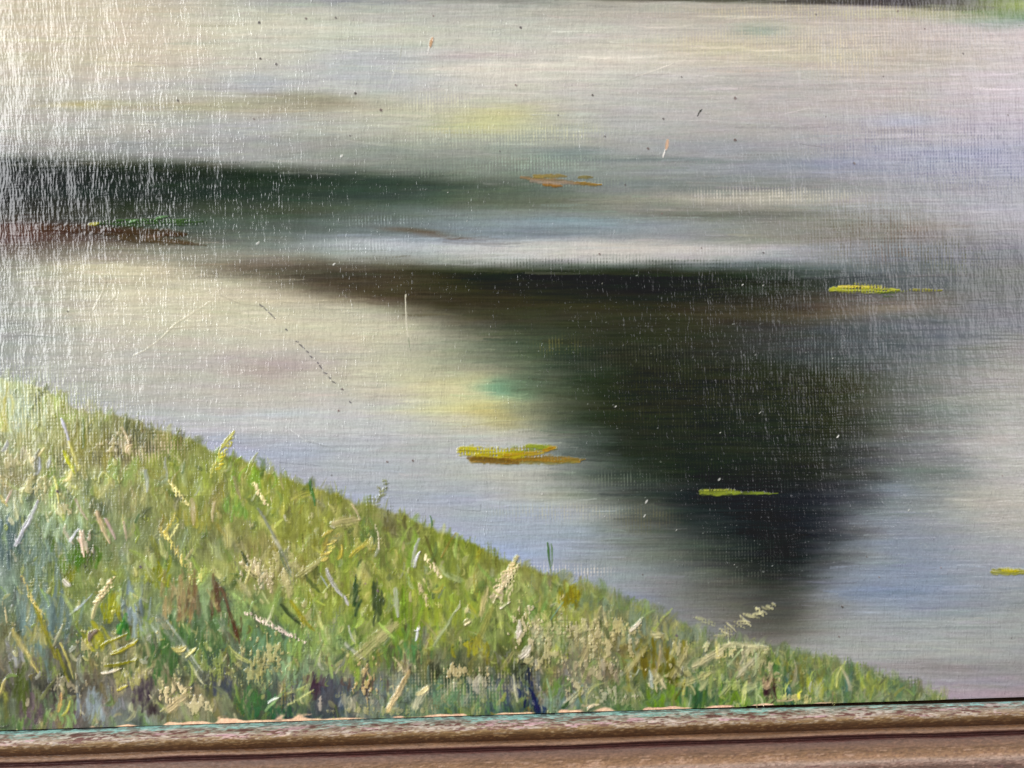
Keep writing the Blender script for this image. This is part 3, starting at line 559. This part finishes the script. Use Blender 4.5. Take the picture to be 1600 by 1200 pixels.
# the rest of the 300 most visible strokes
for n in range(150):
    x = rng.uniform(0, 1330); b0 = bank_y(x); y = rng.uniform(b0 + 20, 1110)
    if y > 1112: continue
    L = rng.uniform(16, 44); ang = math.radians(rng.normal() * 22 + rng.choice([-18, 14]))
    c = np.clip(grass_col(x, y) * 1.08, .05, .85)
    stroke(x, y, x + math.sin(ang) * L, y - math.cos(ang) * L, rng.uniform(5, 9), c, a=.8, h=rng.uniform(.6, 1.6), edge=.75, bend=rng.normal() * 2.5, bristle=.6,
           dry=rng.choice([0, 0, .3]), track=(T, None))

# floating weed and leaves on the painted water
F = "painted_floating_leaf"
multi(F, "long bright yellow leaf with brown underside, the largest on the water", [
    (738, 718, 905, 721, 13, "8a7a24", dict(h=1.5, two="a87c20")), (745, 713, 915, 718, 14, "946c1c", dict(h=1.4, two="7c6424", taper=.9, dry=.15)), (732, 716, 810, 723, 10, "7a5a20", dict(h=1.2)),
    (795, 706, 868, 699, 17, "a08c20", dict(h=1.6, two="788424", dry=.15)), (822, 697, 862, 699, 7, "8c9420", dict(h=1.8)), (850, 704, 868, 700, 7, "b07c14", dict(h=2)),
    (722, 704, 815, 710, 17, "beae04", dict(h=2.0, a=.96, two="a8981c", taper=.25, dry=.1)), (790, 711, 850, 708, 8, "b4a010", dict(h=2, two="a88418")), (724, 700, 745, 702, 6, "b0a820", dict(h=2))])
multi(F, "thin yellow leaf on the dark band at the right", [
    (1298, 452, 1404, 454, 10, "a8a81c", dict(h=2.2, dry=.15)), (1310, 448, 1385, 449, 5, "c8b428", dict(h=2.4, dry=.2)), (1335, 443, 1380, 447, 4, "9c9c30", dict(h=1.5, dry=.4)),
    (1370, 457, 1402, 457, 4, "4c6420", dict(h=1.6, dry=.3)), (1380, 463, 1396, 463, 3, "4c5c2c", dict(h=1.2, dry=.3)), (1422, 453, 1472, 454, 5, "a0982c", dict(h=2, dry=.35)), (1400, 455, 1422, 454, 3, "74782c", dict(h=1.4, dry=.5))])
multi(F, "rust brown leaf on the upper water", [
    (815, 278, 935, 289, 7, "7a6440", dict(h=1.2, a=.85, two="8c6c48")), (835, 276, 885, 275, 8, "8c7434", dict(h=1.3, a=.9)), (850, 288, 878, 290, 7, "8a5a1c", dict(h=1.4)), (905, 277, 926, 277, 6, "7c6c34", dict(h=1.1, a=.85)), (898, 286, 940, 289, 6, "8a6c2c", dict(h=1.2, a=.9)), (830, 284, 905, 287, 7, "98806c", dict(h=1.2, a=.7))])
multi(F, "yellow green leaf inside the dark tree reflection", [
    (1096, 769, 1156, 770, 11, "8c981c", dict(h=1.8, a=.95, taper=.5, two="748020")), (1140, 770, 1215, 771, 6, "6c7c1c", dict(h=1.2, a=.85, taper=1.0)), (1100, 766, 1148, 765, 3, "a8ac34", dict(h=2, dry=.3))])
multi(F, "small yellow leaf cut by the right edge", [
    (1552, 893, 1606, 893, 12, "98901c", dict(h=1.6, a=.9)), (1566, 892, 1592, 892, 6, "b8a814", dict(h=2)), (1550, 894, 1600, 897, 5, "8c9054", dict(h=1, a=.6))])
multi("painted_floating_weed", "strip of dark green weed above a brown one", [
    (155, 349, 322, 348, 12, "2c4420", dict(h=1.8, two="34501f", dry=.35)), (180, 345, 300, 343, 5, "34541f", dict(h=2, dry=.4)), (140, 350, 155, 349, 6, "a8a018", dict(h=1.6)), (245, 341, 262, 338, 4, "5c8450", dict(h=2.6)), (205, 347, 215, 343, 4, "648c54", dict(h=2.6))])
multi("painted_floating_weed", "reddish brown weed under the green strip", [
    (60, 355, 190, 361, 13, "422818", dict(h=1.2, a=.85)), (165, 362, 290, 366, 16, "3f2a14", dict(h=1.2, a=.9)), (190, 372, 300, 380, 12, "4a3820", dict(h=1.2, a=.85)), (260, 376, 322, 384, 5, "544430", dict(h=1, a=.7)), (225, 369, 255, 370, 5, "6c5444", dict(h=1, a=.6))])
# marks and damage on the varnish
multi("scratch", "long pale upright scratch through the brown shadow", [(634, 460, 638, 530, 2.0, "c0b8a0", dict(h=.3, a=.9, taper=.3, bristle=.1, bend=-1.5)), (638, 528, 641, 548, 1.8, "7c8468", dict(h=.3, a=.7))])
crk = []
for (xa, ya, xb, yb) in [(406, 476, 411, 479), (413, 481, 417, 485), (420, 488, 430, 498), (446, 514, 449, 517), (462, 533, 467, 535), (468, 538, 476, 545), (478, 548, 482, 551), (484, 556, 488, 559), (496, 566, 498, 568), (499, 571, 504, 577), (505, 582, 511, 584), (514, 589, 517, 592), (519, 596, 525, 599), (533, 608, 536, 610), (546, 627, 549, 630)]:
    crk.append((xa, ya, xb, yb, 2.0, "3c3844", dict(h=.1, a=.7, taper=.3, bristle=.1)))
multi("crack", "dotted dark crack running down to the right", crk)
for (x, y, c, lab) in [(1041, 228, "c89c7c", "peach flake mark with a white tail"), (673, 68, "b08864", "small rusty flake mark")]:
    multi("flake_mark", lab, [(x + 2, y - 8, x - 1, y + 6, 6, c, dict(h=1.2, a=.95)), (x - 2, y + 6, x - 6, y + 20, 2, "d4ccc4", dict(h=1.2, a=.9))])
spots = [(405, 36, 3.0), (407, 92, 2.6), (432, 100, 3), (478, 29, 2.4), (525, 28, 2.5), (555, 146, 3), (595, 172, 3), (814, 43, 3), (677, 25, 1.6), (806, 133, 2), (926, 149, 2.2), (872, 180, 1.8), (1036, 186, 2.2),
         (1065, 120, 1.5), (1149, 154, 3.2), (1013, 232, 3), (1149, 219, 3), (945, 213, 2.6), (977, 289, 2.2), (1096, 388, 2), (937, 397, 1.6), (1034, 334, 1.5), (1335, 255, 2.6), (1275, 23, 2), (1445, 45, 1.4),
         (1403, 18, 1.6), (1004, 898, 2.2), (1316, 948, 2.6), (1311, 995, 1.6), (1374, 902, 1.4), (1376, 3, 1.5), (1566, 743, 1.3), (529, 642, 2.2), (535, 608, 2), (605, 722, 2), (645, 720, 2.2), (232, 206, 3), (278, 157, 2.2), (397, 186, 2.2),
         (90, 768, 3), (519, 1040, 1.6), (1057, 993, 2.6), (220, 886, 3), (106, 487, 1.4), (117, 514, 1.5), (571, 912, 2), (590, 923, 2.4), (1580, 997, 1.2), (1354, 870, 1.4), (1470, 887, 1.2), (1193, 395, 1.6), (518, 743, 1.4), (547, 212, 1.2), (781, 236, 1.2),
         (1290, 182, 1.3), (1505, 84, 1.6), (1380, 120, 1.5), (1575, 180, 1.5)]
for (x, y, r) in spots:
    stroke(x - .6, y - .6, x + .6, y + .6, r * 1.4, rng.choice(["6c5c58", "7a6460", "605858"]) if rng.random() < .7 else "4a4240", a=.8, h=.9, bristle=.1, track=("fly_speck", None), taper=0.1)
for (x0, y0, x1, y1) in [(1094, 172, 1090, 182), (1097, 171, 1094, 176)]:
    stroke(x0, y0, x1, y1, 2.2, "2c2c28", a=.9, h=.5, track=("fly_speck", None))
# small pale chips
chips = [(534, 244, 4), (962, 635, 2.4), (1124, 749, 4), (1010, 784, 4.5), (1007, 806, 3.4), (1057, 828, 2.2), (1309, 682, 3.4), (1301, 560, 2), (1160, 445, 2), (1192, 446, 2), (941, 443, 1.6), (847, 772, 2), (945, 806, 1.6), (1148, 882, 1.4),
         (522, 413, 3.5), (403, 380, 4.5), (1420, 797, 2.4), (1125, 676, 2), (1187, 645, 1.8), (1310, 575, 1.6), (1180, 554, 1.8), (730, 345, 1.6), (700, 300, 1.4)]
for (x, y, r) in chips:
    r *= .72
    stroke(x - r * .4, y + r * .5, x + r * .4, y - r * .5, r, "d0ccc4", a=.9, h=1.6, track=("paint_chip", None), taper=.2)
for n in range(150):
    x = rng.uniform(820, 1460); y = rng.uniform(430, 960)
    r = rng.uniform(.8, 1.7)
    stroke(x, y, x + rng.uniform(.5, 2.5), y + rng.normal() * .5, r, "a0a49c", a=rng.uniform(.3, .7), h=.9)
# fine drying cracks and pencil-like scratches in the pale water
for pts in [[(330, 470), (300, 490), (275, 505), (250, 530), (225, 548), (208, 556)], [(345, 462), (375, 475), (400, 477), (435, 490)], [(250, 517), (290, 510), (360, 507), (400, 517)], [(150, 425), (165, 440), (160, 458), (145, 485)], [(178, 445), (182, 460), (172, 472)],
            [(452, 670), (480, 690), (520, 700)], [(700, 784, ), (745, 792)], [(702, 784), (703, 793), (716, 796), (750, 799), (751, 788)], [(436, 722), (500, 728), (575, 735)], [(1250, 225), (1300, 232), (1330, 218)], [(1225, 178), (1260, 170), (1305, 168)], [(630, 62), (625, 92), (607, 136)],
            [(40, 522), (85, 526)], [(1050, 100), (1000, 118), (985, 124)], [(470, 72), (560, 80), (620, 82)], [(540, 219), (600, 228)]]:
    for (a_, b_) in zip(pts[:-1], pts[1:]):
        hi = (a_[0] < 345 and a_[1] > 415 and a_[1] < 560)
        stroke(a_[0], a_[1], b_[0], b_[1], 2.2 if hi else 1.8, np.clip(under(*a_) * (1.03 if hi else rng.choice([.86, 1.09])), 0, .95), a=.6, h=.8 if hi else .4, taper=.2, bristle=.1)

def smooth(a, n):
    for ax in (0, 1):
        for _ in range(2):
            c = np.cumsum(np.concatenate([np.repeat(np.take(a, [0], ax), n + 1, ax), a, np.repeat(np.take(a, [-1], ax), n, ax)], ax), ax, dtype=np.float64)
            m = a.shape[ax]
            a = ((np.take(c, np.arange(2 * n + 1, 2 * n + 1 + m), ax) - np.take(c, np.arange(0, m), ax)) / (2 * n + 1)).astype(np.float32)
    return a
# the painter's touches are crisper in tone than the ground they lie on
low = smooth(C.astype(np.float32), 14)
C = low + (C - low) * np.where(bank[..., None] > .5, 1.45, 1.25)
C = np.clip(C, 0.01, 0.97)
grey = C.mean(-1, keepdims=True)
bluish = sstep(0.0, .06, C[..., 2:3] - C[..., 0:1])
C = grey + (C - grey) * np.where(bank[..., None] > .5, 0.85, 0.80 - .10 * bluish)
LINC = np.maximum(lin(C) * np.where(bank[..., None] > .5, np.array([1.10, 1.02, 1.0]), np.array([1.02, 1.02, .975])) - np.array([.0085, .0075, .0095]), 0.0022) * GAIN

# ------------------------------------------------------------------ materials
def mat_paint(name, weave=1.0, rough=0.30, knots_=6.0):
    m = bpy.data.materials.new(name); m.use_nodes = True
    nt = m.node_tree; N = nt.nodes; Lk = nt.links
    bs = N["Principled BSDF"]
    at = N.new("ShaderNodeAttribute"); at.attribute_name = "pigment"
    tc = N.new("ShaderNodeTexCoord")
    def node(t, **k):
        n = N.new(t)
        for a, b in k.items(): setattr(n, a, b)
        return n
    def math_(op, a, b=None, v=None):
        n = node("ShaderNodeMath", operation=op)
        Lk.new(a, n.inputs[0])
        if b is not None: Lk.new(b, n.inputs[1])
        if v is not None: n.inputs[1].default_value = v
        return n.outputs[0]
    def noise(scale, sc=(1, 1, 1), detail=2, rough_=.5):
        mp = node("ShaderNodeMapping"); mp.inputs["Scale"].default_value = sc
        Lk.new(tc.outputs["Object"], mp.inputs[0])
        n = node("ShaderNodeTexNoise"); n.inputs["Scale"].default_value = scale; n.inputs["Detail"].default_value = detail; n.inputs["Roughness"].default_value = rough_
        Lk.new(mp.outputs[0], n.inputs[0]); return n.outputs[0]
    sep = node("ShaderNodeSeparateXYZ"); Lk.new(tc.outputs["Object"], sep.inputs[0])
    # threads: warp 5.0 K apart, weft 5.6 K apart, both wandering
    def threads(axis, pitch, nz):
        a = math_('MULTIPLY', axis, v=2 * math.pi / (pitch * K))
        w = math_('MULTIPLY', nz, v=22.0)
        return math_('SINE', math_('ADD', a, w))
    warp_ = threads(sep.outputs[0], 5.0, noise(260, (1, 1, .6), 3))
    weft_ = threads(sep.outputs[2], 5.6, noise(260, (.35, 1, 1), 2))
    dash = math_('MULTIPLY', math_('SUBTRACT', noise(1 / (11 * K), (1.3, 1, .6), 3, .6), v=.3), v=2.2)          # breaks the threads into slubs
    patchy = math_('MULTIPLY', math_('SUBTRACT', noise(1 / (90 * K), (1, 1, .6), 3, .6), v=.40), v=3.6)
    patchy.node.use_clamp = True
    h1 = math_('MULTIPLY', warp_, math_('MULTIPLY', dash, v=.7))
    h2 = math_('MULTIPLY', weft_, v=.30)
    hsum = math_('ADD', h1, h2)
    hsum = math_('MULTIPLY', hsum, math_('ADD', patchy, v=.22))
    # slubs and knots of thread standing proud of the weave, most of them longer than wide
    kn = noise(1 / (4.6 * K), (1.15, 1, .62), 2, .5)
    kn = math_('MULTIPLY', math_('SUBTRACT', kn, v=.53), v=5.0); kn.node.use_clamp = True
    dens = math_('MULTIPLY', math_('SUBTRACT', noise(1 / (46 * K), (1.6, 1, .7), 3, .6), v=.36), v=3.2); dens.node.use_clamp = True
    kn = math_('MULTIPLY', kn, math_('ADD', math_('MULTIPLY', warp_, v=.45), v=.65))
    hsum = math_('ADD', hsum, math_('MULTIPLY', math_('MULTIPLY', kn, math_('ADD', dens, v=.15)), v=knots_))
    hsum = math_('ADD', hsum, math_('MULTIPLY', noise(1 / (5 * K), (1, 1, .8), 3, .6), v=1.3))
    bristle_ = noise(1 / (4.0 * K), (.10, 1, 1), 3, .65)
    hsum = math_('ADD', hsum, math_('MULTIPLY', bristle_, v=2.6))
    bp = node("ShaderNodeBump"); bp.inputs["Strength"].default_value = 1.0
    bp.inputs["Distance"].default_value = 0.16 * K * weave
    Lk.new(hsum, bp.inputs["Height"])
    # broad, slow buckling of the stretched linen
    big = noise(1 / (60 * K), (1, 1, .42), 4, .65)
    bp2 = node("ShaderNodeBump"); bp2.inputs["Strength"].default_value = 1.0; bp2.inputs["Distance"].default_value = 5 * K
    Lk.new(big, bp2.inputs["Height"]); Lk.new(bp.outputs[0], bp2.inputs["Normal"])
    # pigment with a fine grain
    fine = noise(1 / (2.2 * K), (.6, 1, 1), 2)
    mr = node("ShaderNodeMapRange"); mr.inputs[3].default_value = .92; mr.inputs[4].default_value = 1.08
    Lk.new(fine, mr.inputs[0])
    mx = node("ShaderNodeVectorMath", operation='SCALE')
    Lk.new(at.outputs["Color"], mx.inputs[0]); Lk.new(mr.outputs[0], mx.inputs["Scale"])
    Lk.new(mx.outputs[0], bs.inputs["Base Color"])
    rr = node("ShaderNodeMapRange"); rr.inputs[3].default_value = rough - .05; rr.inputs[4].default_value = rough + .09
    Lk.new(noise(1 / (60 * K), (1, 1, 1), 3), rr.inputs[0])
    Lk.new(rr.outputs[0], bs.inputs["Roughness"])
    bs.inputs["IOR"].default_value = 1.5
    Lk.new(bp2.outputs[0], bs.inputs["Normal"])
    return m

M_water = mat_paint("varnished_thin_oil_paint", 1.0, .17, 2.7)
M_bank = mat_paint("varnished_thick_oil_paint", .8, .25, 3.0)

def mat_frame():
    m = bpy.data.materials.new("worn_painted_wood"); m.use_nodes = True
    nt = m.node_tree; N = nt.nodes; Lk = nt.links; bs = N["Principled BSDF"]
    at = N.new("ShaderNodeAttribute"); at.attribute_name = "pigment"
    Lk.new(at.outputs["Color"], bs.inputs["Base Color"])
    bs.inputs["Roughness"].default_value = .58
    tc = N.new("ShaderNodeTexCoord"); mp = N.new("ShaderNodeMapping"); mp.inputs["Scale"].default_value = (.3, 1, 1)
    n = N.new("ShaderNodeTexNoise"); n.inputs["Scale"].default_value = 1 / (4 * K); n.inputs["Detail"].default_value = 4
    b = N.new("ShaderNodeBump"); b.inputs["Distance"].default_value = 2.6 * K; b.inputs["Strength"].default_value = .8
    Lk.new(tc.outputs["Object"], mp.inputs[0]); Lk.new(mp.outputs[0], n.inputs[0]); Lk.new(n.outputs[0], b.inputs["Height"]); Lk.new(b.outputs[0], bs.inputs["Normal"])
    return m
M_frame = mat_frame()
def mat_linen():
    m = bpy.data.materials.new("raw_linen"); m.use_nodes = True
    nt = m.node_tree; N = nt.nodes; Lk = nt.links; bs = N["Principled BSDF"]
    w = N.new("ShaderNodeTexNoise"); w.inputs["Scale"].default_value = 900
    r = N.new("ShaderNodeValToRGB"); r.color_ramp.elements[0].color = (.16, .12, .08, 1); r.color_ramp.elements[1].color = (.34, .27, .19, 1)
    tc = N.new("ShaderNodeTexCoord"); Lk.new(tc.outputs["Object"], w.inputs[0]); Lk.new(w.outputs[0], r.inputs[0]); Lk.new(r.outputs[0], bs.inputs["Base Color"]); bs.inputs["Roughness"].default_value = .9
    return m
M_linen = mat_linen()

# ------------------------------------------------------------------ meshes
def mesh_from(name, co, quads, col=None, mat=None, parent=None, smooth=True):
    me = bpy.data.meshes.new(name)
    nv, nf = len(co), len(quads)
    me.vertices.add(nv); me.vertices.foreach_set("co", np.ascontiguousarray(co, np.float32).ravel())
    me.loops.add(nf * 4); me.loops.foreach_set("vertex_index", np.ascontiguousarray(quads, np.int32).ravel())
    me.polygons.add(nf)
    me.polygons.foreach_set("loop_start", np.arange(0, nf * 4, 4, dtype=np.int32))
    me.update(calc_edges=True)
    me.polygons.foreach_set("use_smooth", np.full(nf, smooth))
    if col is not None:
        a = me.attributes.new("pigment", 'FLOAT_COLOR', 'POINT')
        a.data.foreach_set("color", np.concatenate([col, np.ones((nv, 1), np.float32)], 1).astype(np.float32).ravel())
    if mat: me.materials.append(mat)
    o = bpy.data.objects.new(name, me)
    S.collection.objects.link(o)
    if parent: o.parent = parent
    return o

root = bpy.data.objects.new("framed_painting", None)
S.collection.objects.link(root)
root.location = (0, 0, 0)
root["label"] = "oil painting of grassy bank, dark tree reflection in grey water, in worn brown wooden frame"
root["category"] = "painting"

fm_v = lambda a: (a[:-1, :-1] + a[1:, 1:]) / 2
POS = np.stack([U * K, -height * K * 1.0, V * K], -1).reshape(-1, 3).astype(np.float32)
COLS = LINC.reshape(-1, 3).astype(np.float32)
vid = np.arange(H * W, dtype=np.int32).reshape(H, W)
Q = np.stack([vid[:-1, :-1], vid[:-1, 1:], vid[1:, 1:], vid[1:, :-1]], -1)      # faces towards -Y

torn = fm_v(V) < V_EDGE - 0.2 + 1.2 * fm_v(sstep(200, 560, U))
def cut(name, mask, mat, parent, lift=0.0):
    mask = mask & ~torn
    q = Q[mask]
    if len(q) == 0: return None
    u, inv = np.unique(q, return_inverse=True)
    co = POS[u].copy(); co[:, 1] -= lift * K
    return mesh_from(name, co, inv.reshape(-1, 4), COLS[u], mat, parent)

# the linen on its stretcher
u0, u1, v0, v1 = us[0], us[-1], vs[0], vs[-1]
bx_co = np.array([(x * K, y * K, z * K) for x in (u0, u1) for y in (8, 40) for z in (V_EDGE + 4, v1)], np.float32)
canvas = mesh_from("canvas", bx_co, [(0, 1, 3, 2), (4, 6, 7, 5), (0, 4, 5, 1), (2, 3, 7, 6), (0, 2, 6, 4), (1, 5, 7, 3)], None, M_linen, root, False)

fm = lambda a: (a[:-1, :-1] + a[1:, 1:]) / 2
is_bank = fm(bank) > .5
is_far = (fm(m_far) > .5) & ~is_bank
is_cone = (fm(m_cone) > .5) & ~is_bank & ~is_far
is_band = (fm(m_band) > .5) & ~is_bank & ~is_far & ~is_cone
is_water = ~(is_bank | is_far | is_cone | is_band)
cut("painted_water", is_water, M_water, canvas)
cut("painted_grass_bank", is_bank, M_bank, canvas)
cut("painted_far_bank", is_far, M_water, canvas)
o = cut("painted_reflection", is_cone, M_water, canvas); o["label"] = "near black tree reflection narrowing to a point"
o = cut("painted_reflection", is_band, M_water, canvas); o["label"] = "long dark green reflection across the upper left"

# every stroke one can point at: its own skin of paint lying on the layer below
same = (owner[:-1, :-1] == owner[1:, 1:]) & (owner[:-1, 1:] == owner[1:, :-1]) & (owner[:-1, :-1] == owner[:-1, 1:]) & (owner[:-1, :-1] > 0)
fo = np.where(same, owner[:-1, :-1], 0)
flat = fo.ravel(); order = np.argsort(flat, kind='stable'); srt = flat[order]
Qf = Q.reshape(-1, 4)
ids, starts = np.unique(srt, return_index=True)
ends = np.append(starts[1:], len(srt))
n_parts = 0
for i, a, b in zip(ids, starts, ends):
    if i == 0 or b - a < 3 or i not in tracked_info: continue
    nm, lab = tracked_info[i]
    q = Qf[order[a:b]]
    u, inv = np.unique(q, return_inverse=True)
    co = POS[u].copy(); co[:, 1] -= 0.12 * K
    o = mesh_from(nm, co, inv.reshape(-1, 4), COLS[u], M_bank if nm == T else M_water, canvas)
    if lab: o["label"] = lab
    n_parts += 1
print("strokes as parts:", n_parts, "grid", W, H)

# ------------------------------------------------------------------ the frame (bottom rail with its mouldings)
def proj(p, h): return p * (1245 - h) / 1245.0
prof = {   # name: [(apparent offset below the centre, height towards the viewer)]
 "sight_edge": [(-516, -14), (-516.5, 0), (-517.5, 4), (-520, 11), (-524, 18), (-526, 22)],
 "bead": [(-526, 22), (-529, 28), (-533, 33), (-538, 36.5), (-543, 37), (-548, 34.5), (-553, 29.5), (-556.5, 24)],
 "fillet": [(-556.5, 24), (-558, 24.5), (-561, 27.5), (-564, 29), (-566, 28.5), (-567, 27)],
 "groove": [(-567, 27), (-567.8, 22), (-569.5, 20), (-571, 22), (-572, 27)],
 "outer_moulding": [(-572, 27), (-575, 31), (-583, 35.5), (-590, 37), (-598, 38), (-604, 42), (-610, 45), (-617, 43), (-625, 45), (-640, 51), (-665, 58), (-700, 66), (-745, 68), (-770, 60), (-780, 45), (-770, -30)],
}
rail_u = np.concatenate([-850 - outer[::-1], np.arange(-850, 850.1, 1.5), 850 + outer])
rail = None
frame_h = {}
def rail_colour(UU, P, HH):
    """P: distance below the sight edge along the moulding (apparent)"""
    x = UU; n1 = fbm(x / 26, P / 2.2, 71, 4); n2 = fbm(x / 8, P / 1.7, 72, 3); n3 = fbm(x / 70, P / 5, 73, 2); n4 = fbm(x / 4, P / 1.3, 74, 3); n5 = fbm(x / 26, P / 4, 75, 3)
    c = np.zeros(x.shape + (3,), np.float32)
    stops = [(0, "4a5450"), (3, "7a8c86"), (9, "8a8678"), (14, "8c7a6a"), (20, "927e68"), (25, "80643f"), (33, "5a3a1a"), (40, "4c2c12"), (43, "74563c"), (48, "8a6c56"), (51, "44221c"), (56, "4a2622"), (59, "644c42"), (66, "6e5240"), (76, "7c5e42"), (84, "8c6a4c"), (92, "a08878"), (98, "907466"), (103, "5c4438"), (140, "6c5040"), (300, "6a5040")]  # groove shadow and the pale highlight of the outer moulding are painted in here
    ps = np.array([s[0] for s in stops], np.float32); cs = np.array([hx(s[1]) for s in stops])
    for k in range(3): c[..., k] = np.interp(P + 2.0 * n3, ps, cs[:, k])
    def lay(m, col, a=1.0):
        nonlocal c
        m = np.clip(m, 0, 1) * a
        c = c + (hx(col) - c) * m[..., None]
    lay(sstep(.05, .14, n1 * .8 + n2 * .8 + .26 * sstep(14, 2, P) - .14) * sstep(20, 6, P), "86b4ac", .9)            # verdigris flakes
    lay(sstep(.05, .2, n5 * .6 + n2 * .5) * sstep(3, 8, P) * sstep(34, 22, P), "b6a89c", .8)           # pale worn gesso
    lay(sstep(.1, .22, -n1 * .5 - n2 * .6) * sstep(5, 10, P) * sstep(28, 18, P), "6a3e38", .8)         # red bole
    lay(sstep(.30, .4, n5 * .5 + n3 * .6 + n2 * .3) * sstep(6, 12, P) * sstep(26, 20, P) , "b48890", .7)
    lay(sstep(.16, .3, n2 * .6 + n4 * .3) * sstep(18, 24, P) * sstep(42, 30, P), "947e58", .5)
    lay(sstep(.1, .3, n2 * .4 - n4 * .4) * sstep(64, 70, P), "6c4c3c", .5)
    lay(sstep(.1, .35, n1 * .6 + n4 * .3) * sstep(66, 78, P), "a08474", .55)
    lay(sstep(.35, .5, n5 + .2 * n4) * sstep(88, 98, P), "603c3c", .6)
    c *= (1 + .17 * n4 + .13 * n2 + .11 * n1)[..., None]
    return np.clip(c, .02, .95), n2, n4

# added board blocking world light behind the frame, so the canvas gap stays dark
bb = np.array([(x * K, y * K, z * K) for x in (u0, u1) for y in (62, 70) for z in (-700, v1 - 3)], np.float32)
board = mesh_from("light_block_board", bb, [(0, 1, 3, 2), (4, 6, 7, 5), (0, 4, 5, 1), (2, 3, 7, 6), (0, 2, 6, 4), (1, 5, 7, 3)], np.tile(lin(hx("4c3828"))[None], (8, 1)).astype(np.float32), M_frame, root, False)
for nm, pts in prof.items():
    pts = np.array(pts, float)
    seg = np.hypot(np.diff(pts[:, 0]), np.diff(pts[:, 1])); L = np.concatenate([[0], np.cumsum(seg)])
    n = max(6, int(min(L[-1], 170) / 1.15))
    tt = np.linspace(0, L[-1], n)
    # smooth the corner points a little
    pp = np.interp(tt, L, pts[:, 0]); hh = np.interp(tt, L, pts[:, 1])
    if n > 8:
        k = np.array([1, 2, 3, 2, 1]) / 9
        p2 = np.convolve(np.pad(pp, 2, mode='edge'), k, 'valid'); h2 = np.convolve(np.pad(hh, 2, mode='edge'), k, 'valid')
        p2[[0, -1]] = pp[[0, -1]]; h2[[0, -1]] = hh[[0, -1]]; pp, hh = p2, h2
    UU, PPg = np.meshgrid(rail_u, pp); _, HHg = np.meshgrid(rail_u, hh)
    P = -516 - PPg
    c, n2, n4 = rail_colour(UU, P, HHg)
    edge_fade = np.minimum(1, np.minimum(np.arange(n), np.arange(n)[::-1]) / 2.0)[:, None]
    dh = (0.45 * n2 + .25 * n4) * edge_fade + 0.7 * vnoise(UU / 160, UU * 0, 5)
    HH2 = HHg + dh
    VV = proj(PPg, HHg) + .5 * vnoise(UU / 120, UU * 0, 8)
    if nm == 'sight_edge': VV -= sstep(150, 620, UU) * (3.2 * sstep(14, 0, HHg) + 9 * sstep(1, -10, HHg))
    co = np.stack([UU * K, -HH2 * K, VV * K], -1).reshape(-1, 3)
    idg = np.arange(co.shape[0]).reshape(n, -1)
    q = np.stack([idg[1:, :-1], idg[1:, 1:], idg[:-1, 1:], idg[:-1, :-1]], -1).reshape(-1, 4)
    if rail is None:
        # the plain wooden body of the rail behind the mouldings
        b_ = np.array([(x * K, -y * K, (z if z > -600 else proj(z, y)) * K) for x in (rail_u[0] + 1, rail_u[-1] - 1) for y in (-62, 14) for z in (-525, -760)], np.float32)
        cw = np.tile(lin(hx("6c5038"))[None], (8, 1)).astype(np.float32)
        rail = mesh_from("frame_rail", b_, [(0, 2, 3, 1), (4, 5, 7, 6), (0, 1, 5, 4), (2, 6, 7, 3), (0, 4, 6, 2), (1, 3, 7, 5)], cw, M_frame, root, False)
    o = mesh_from(nm, co, q, (lin(c) * GAIN).reshape(-1, 3).astype(np.float32), M_frame, rail)
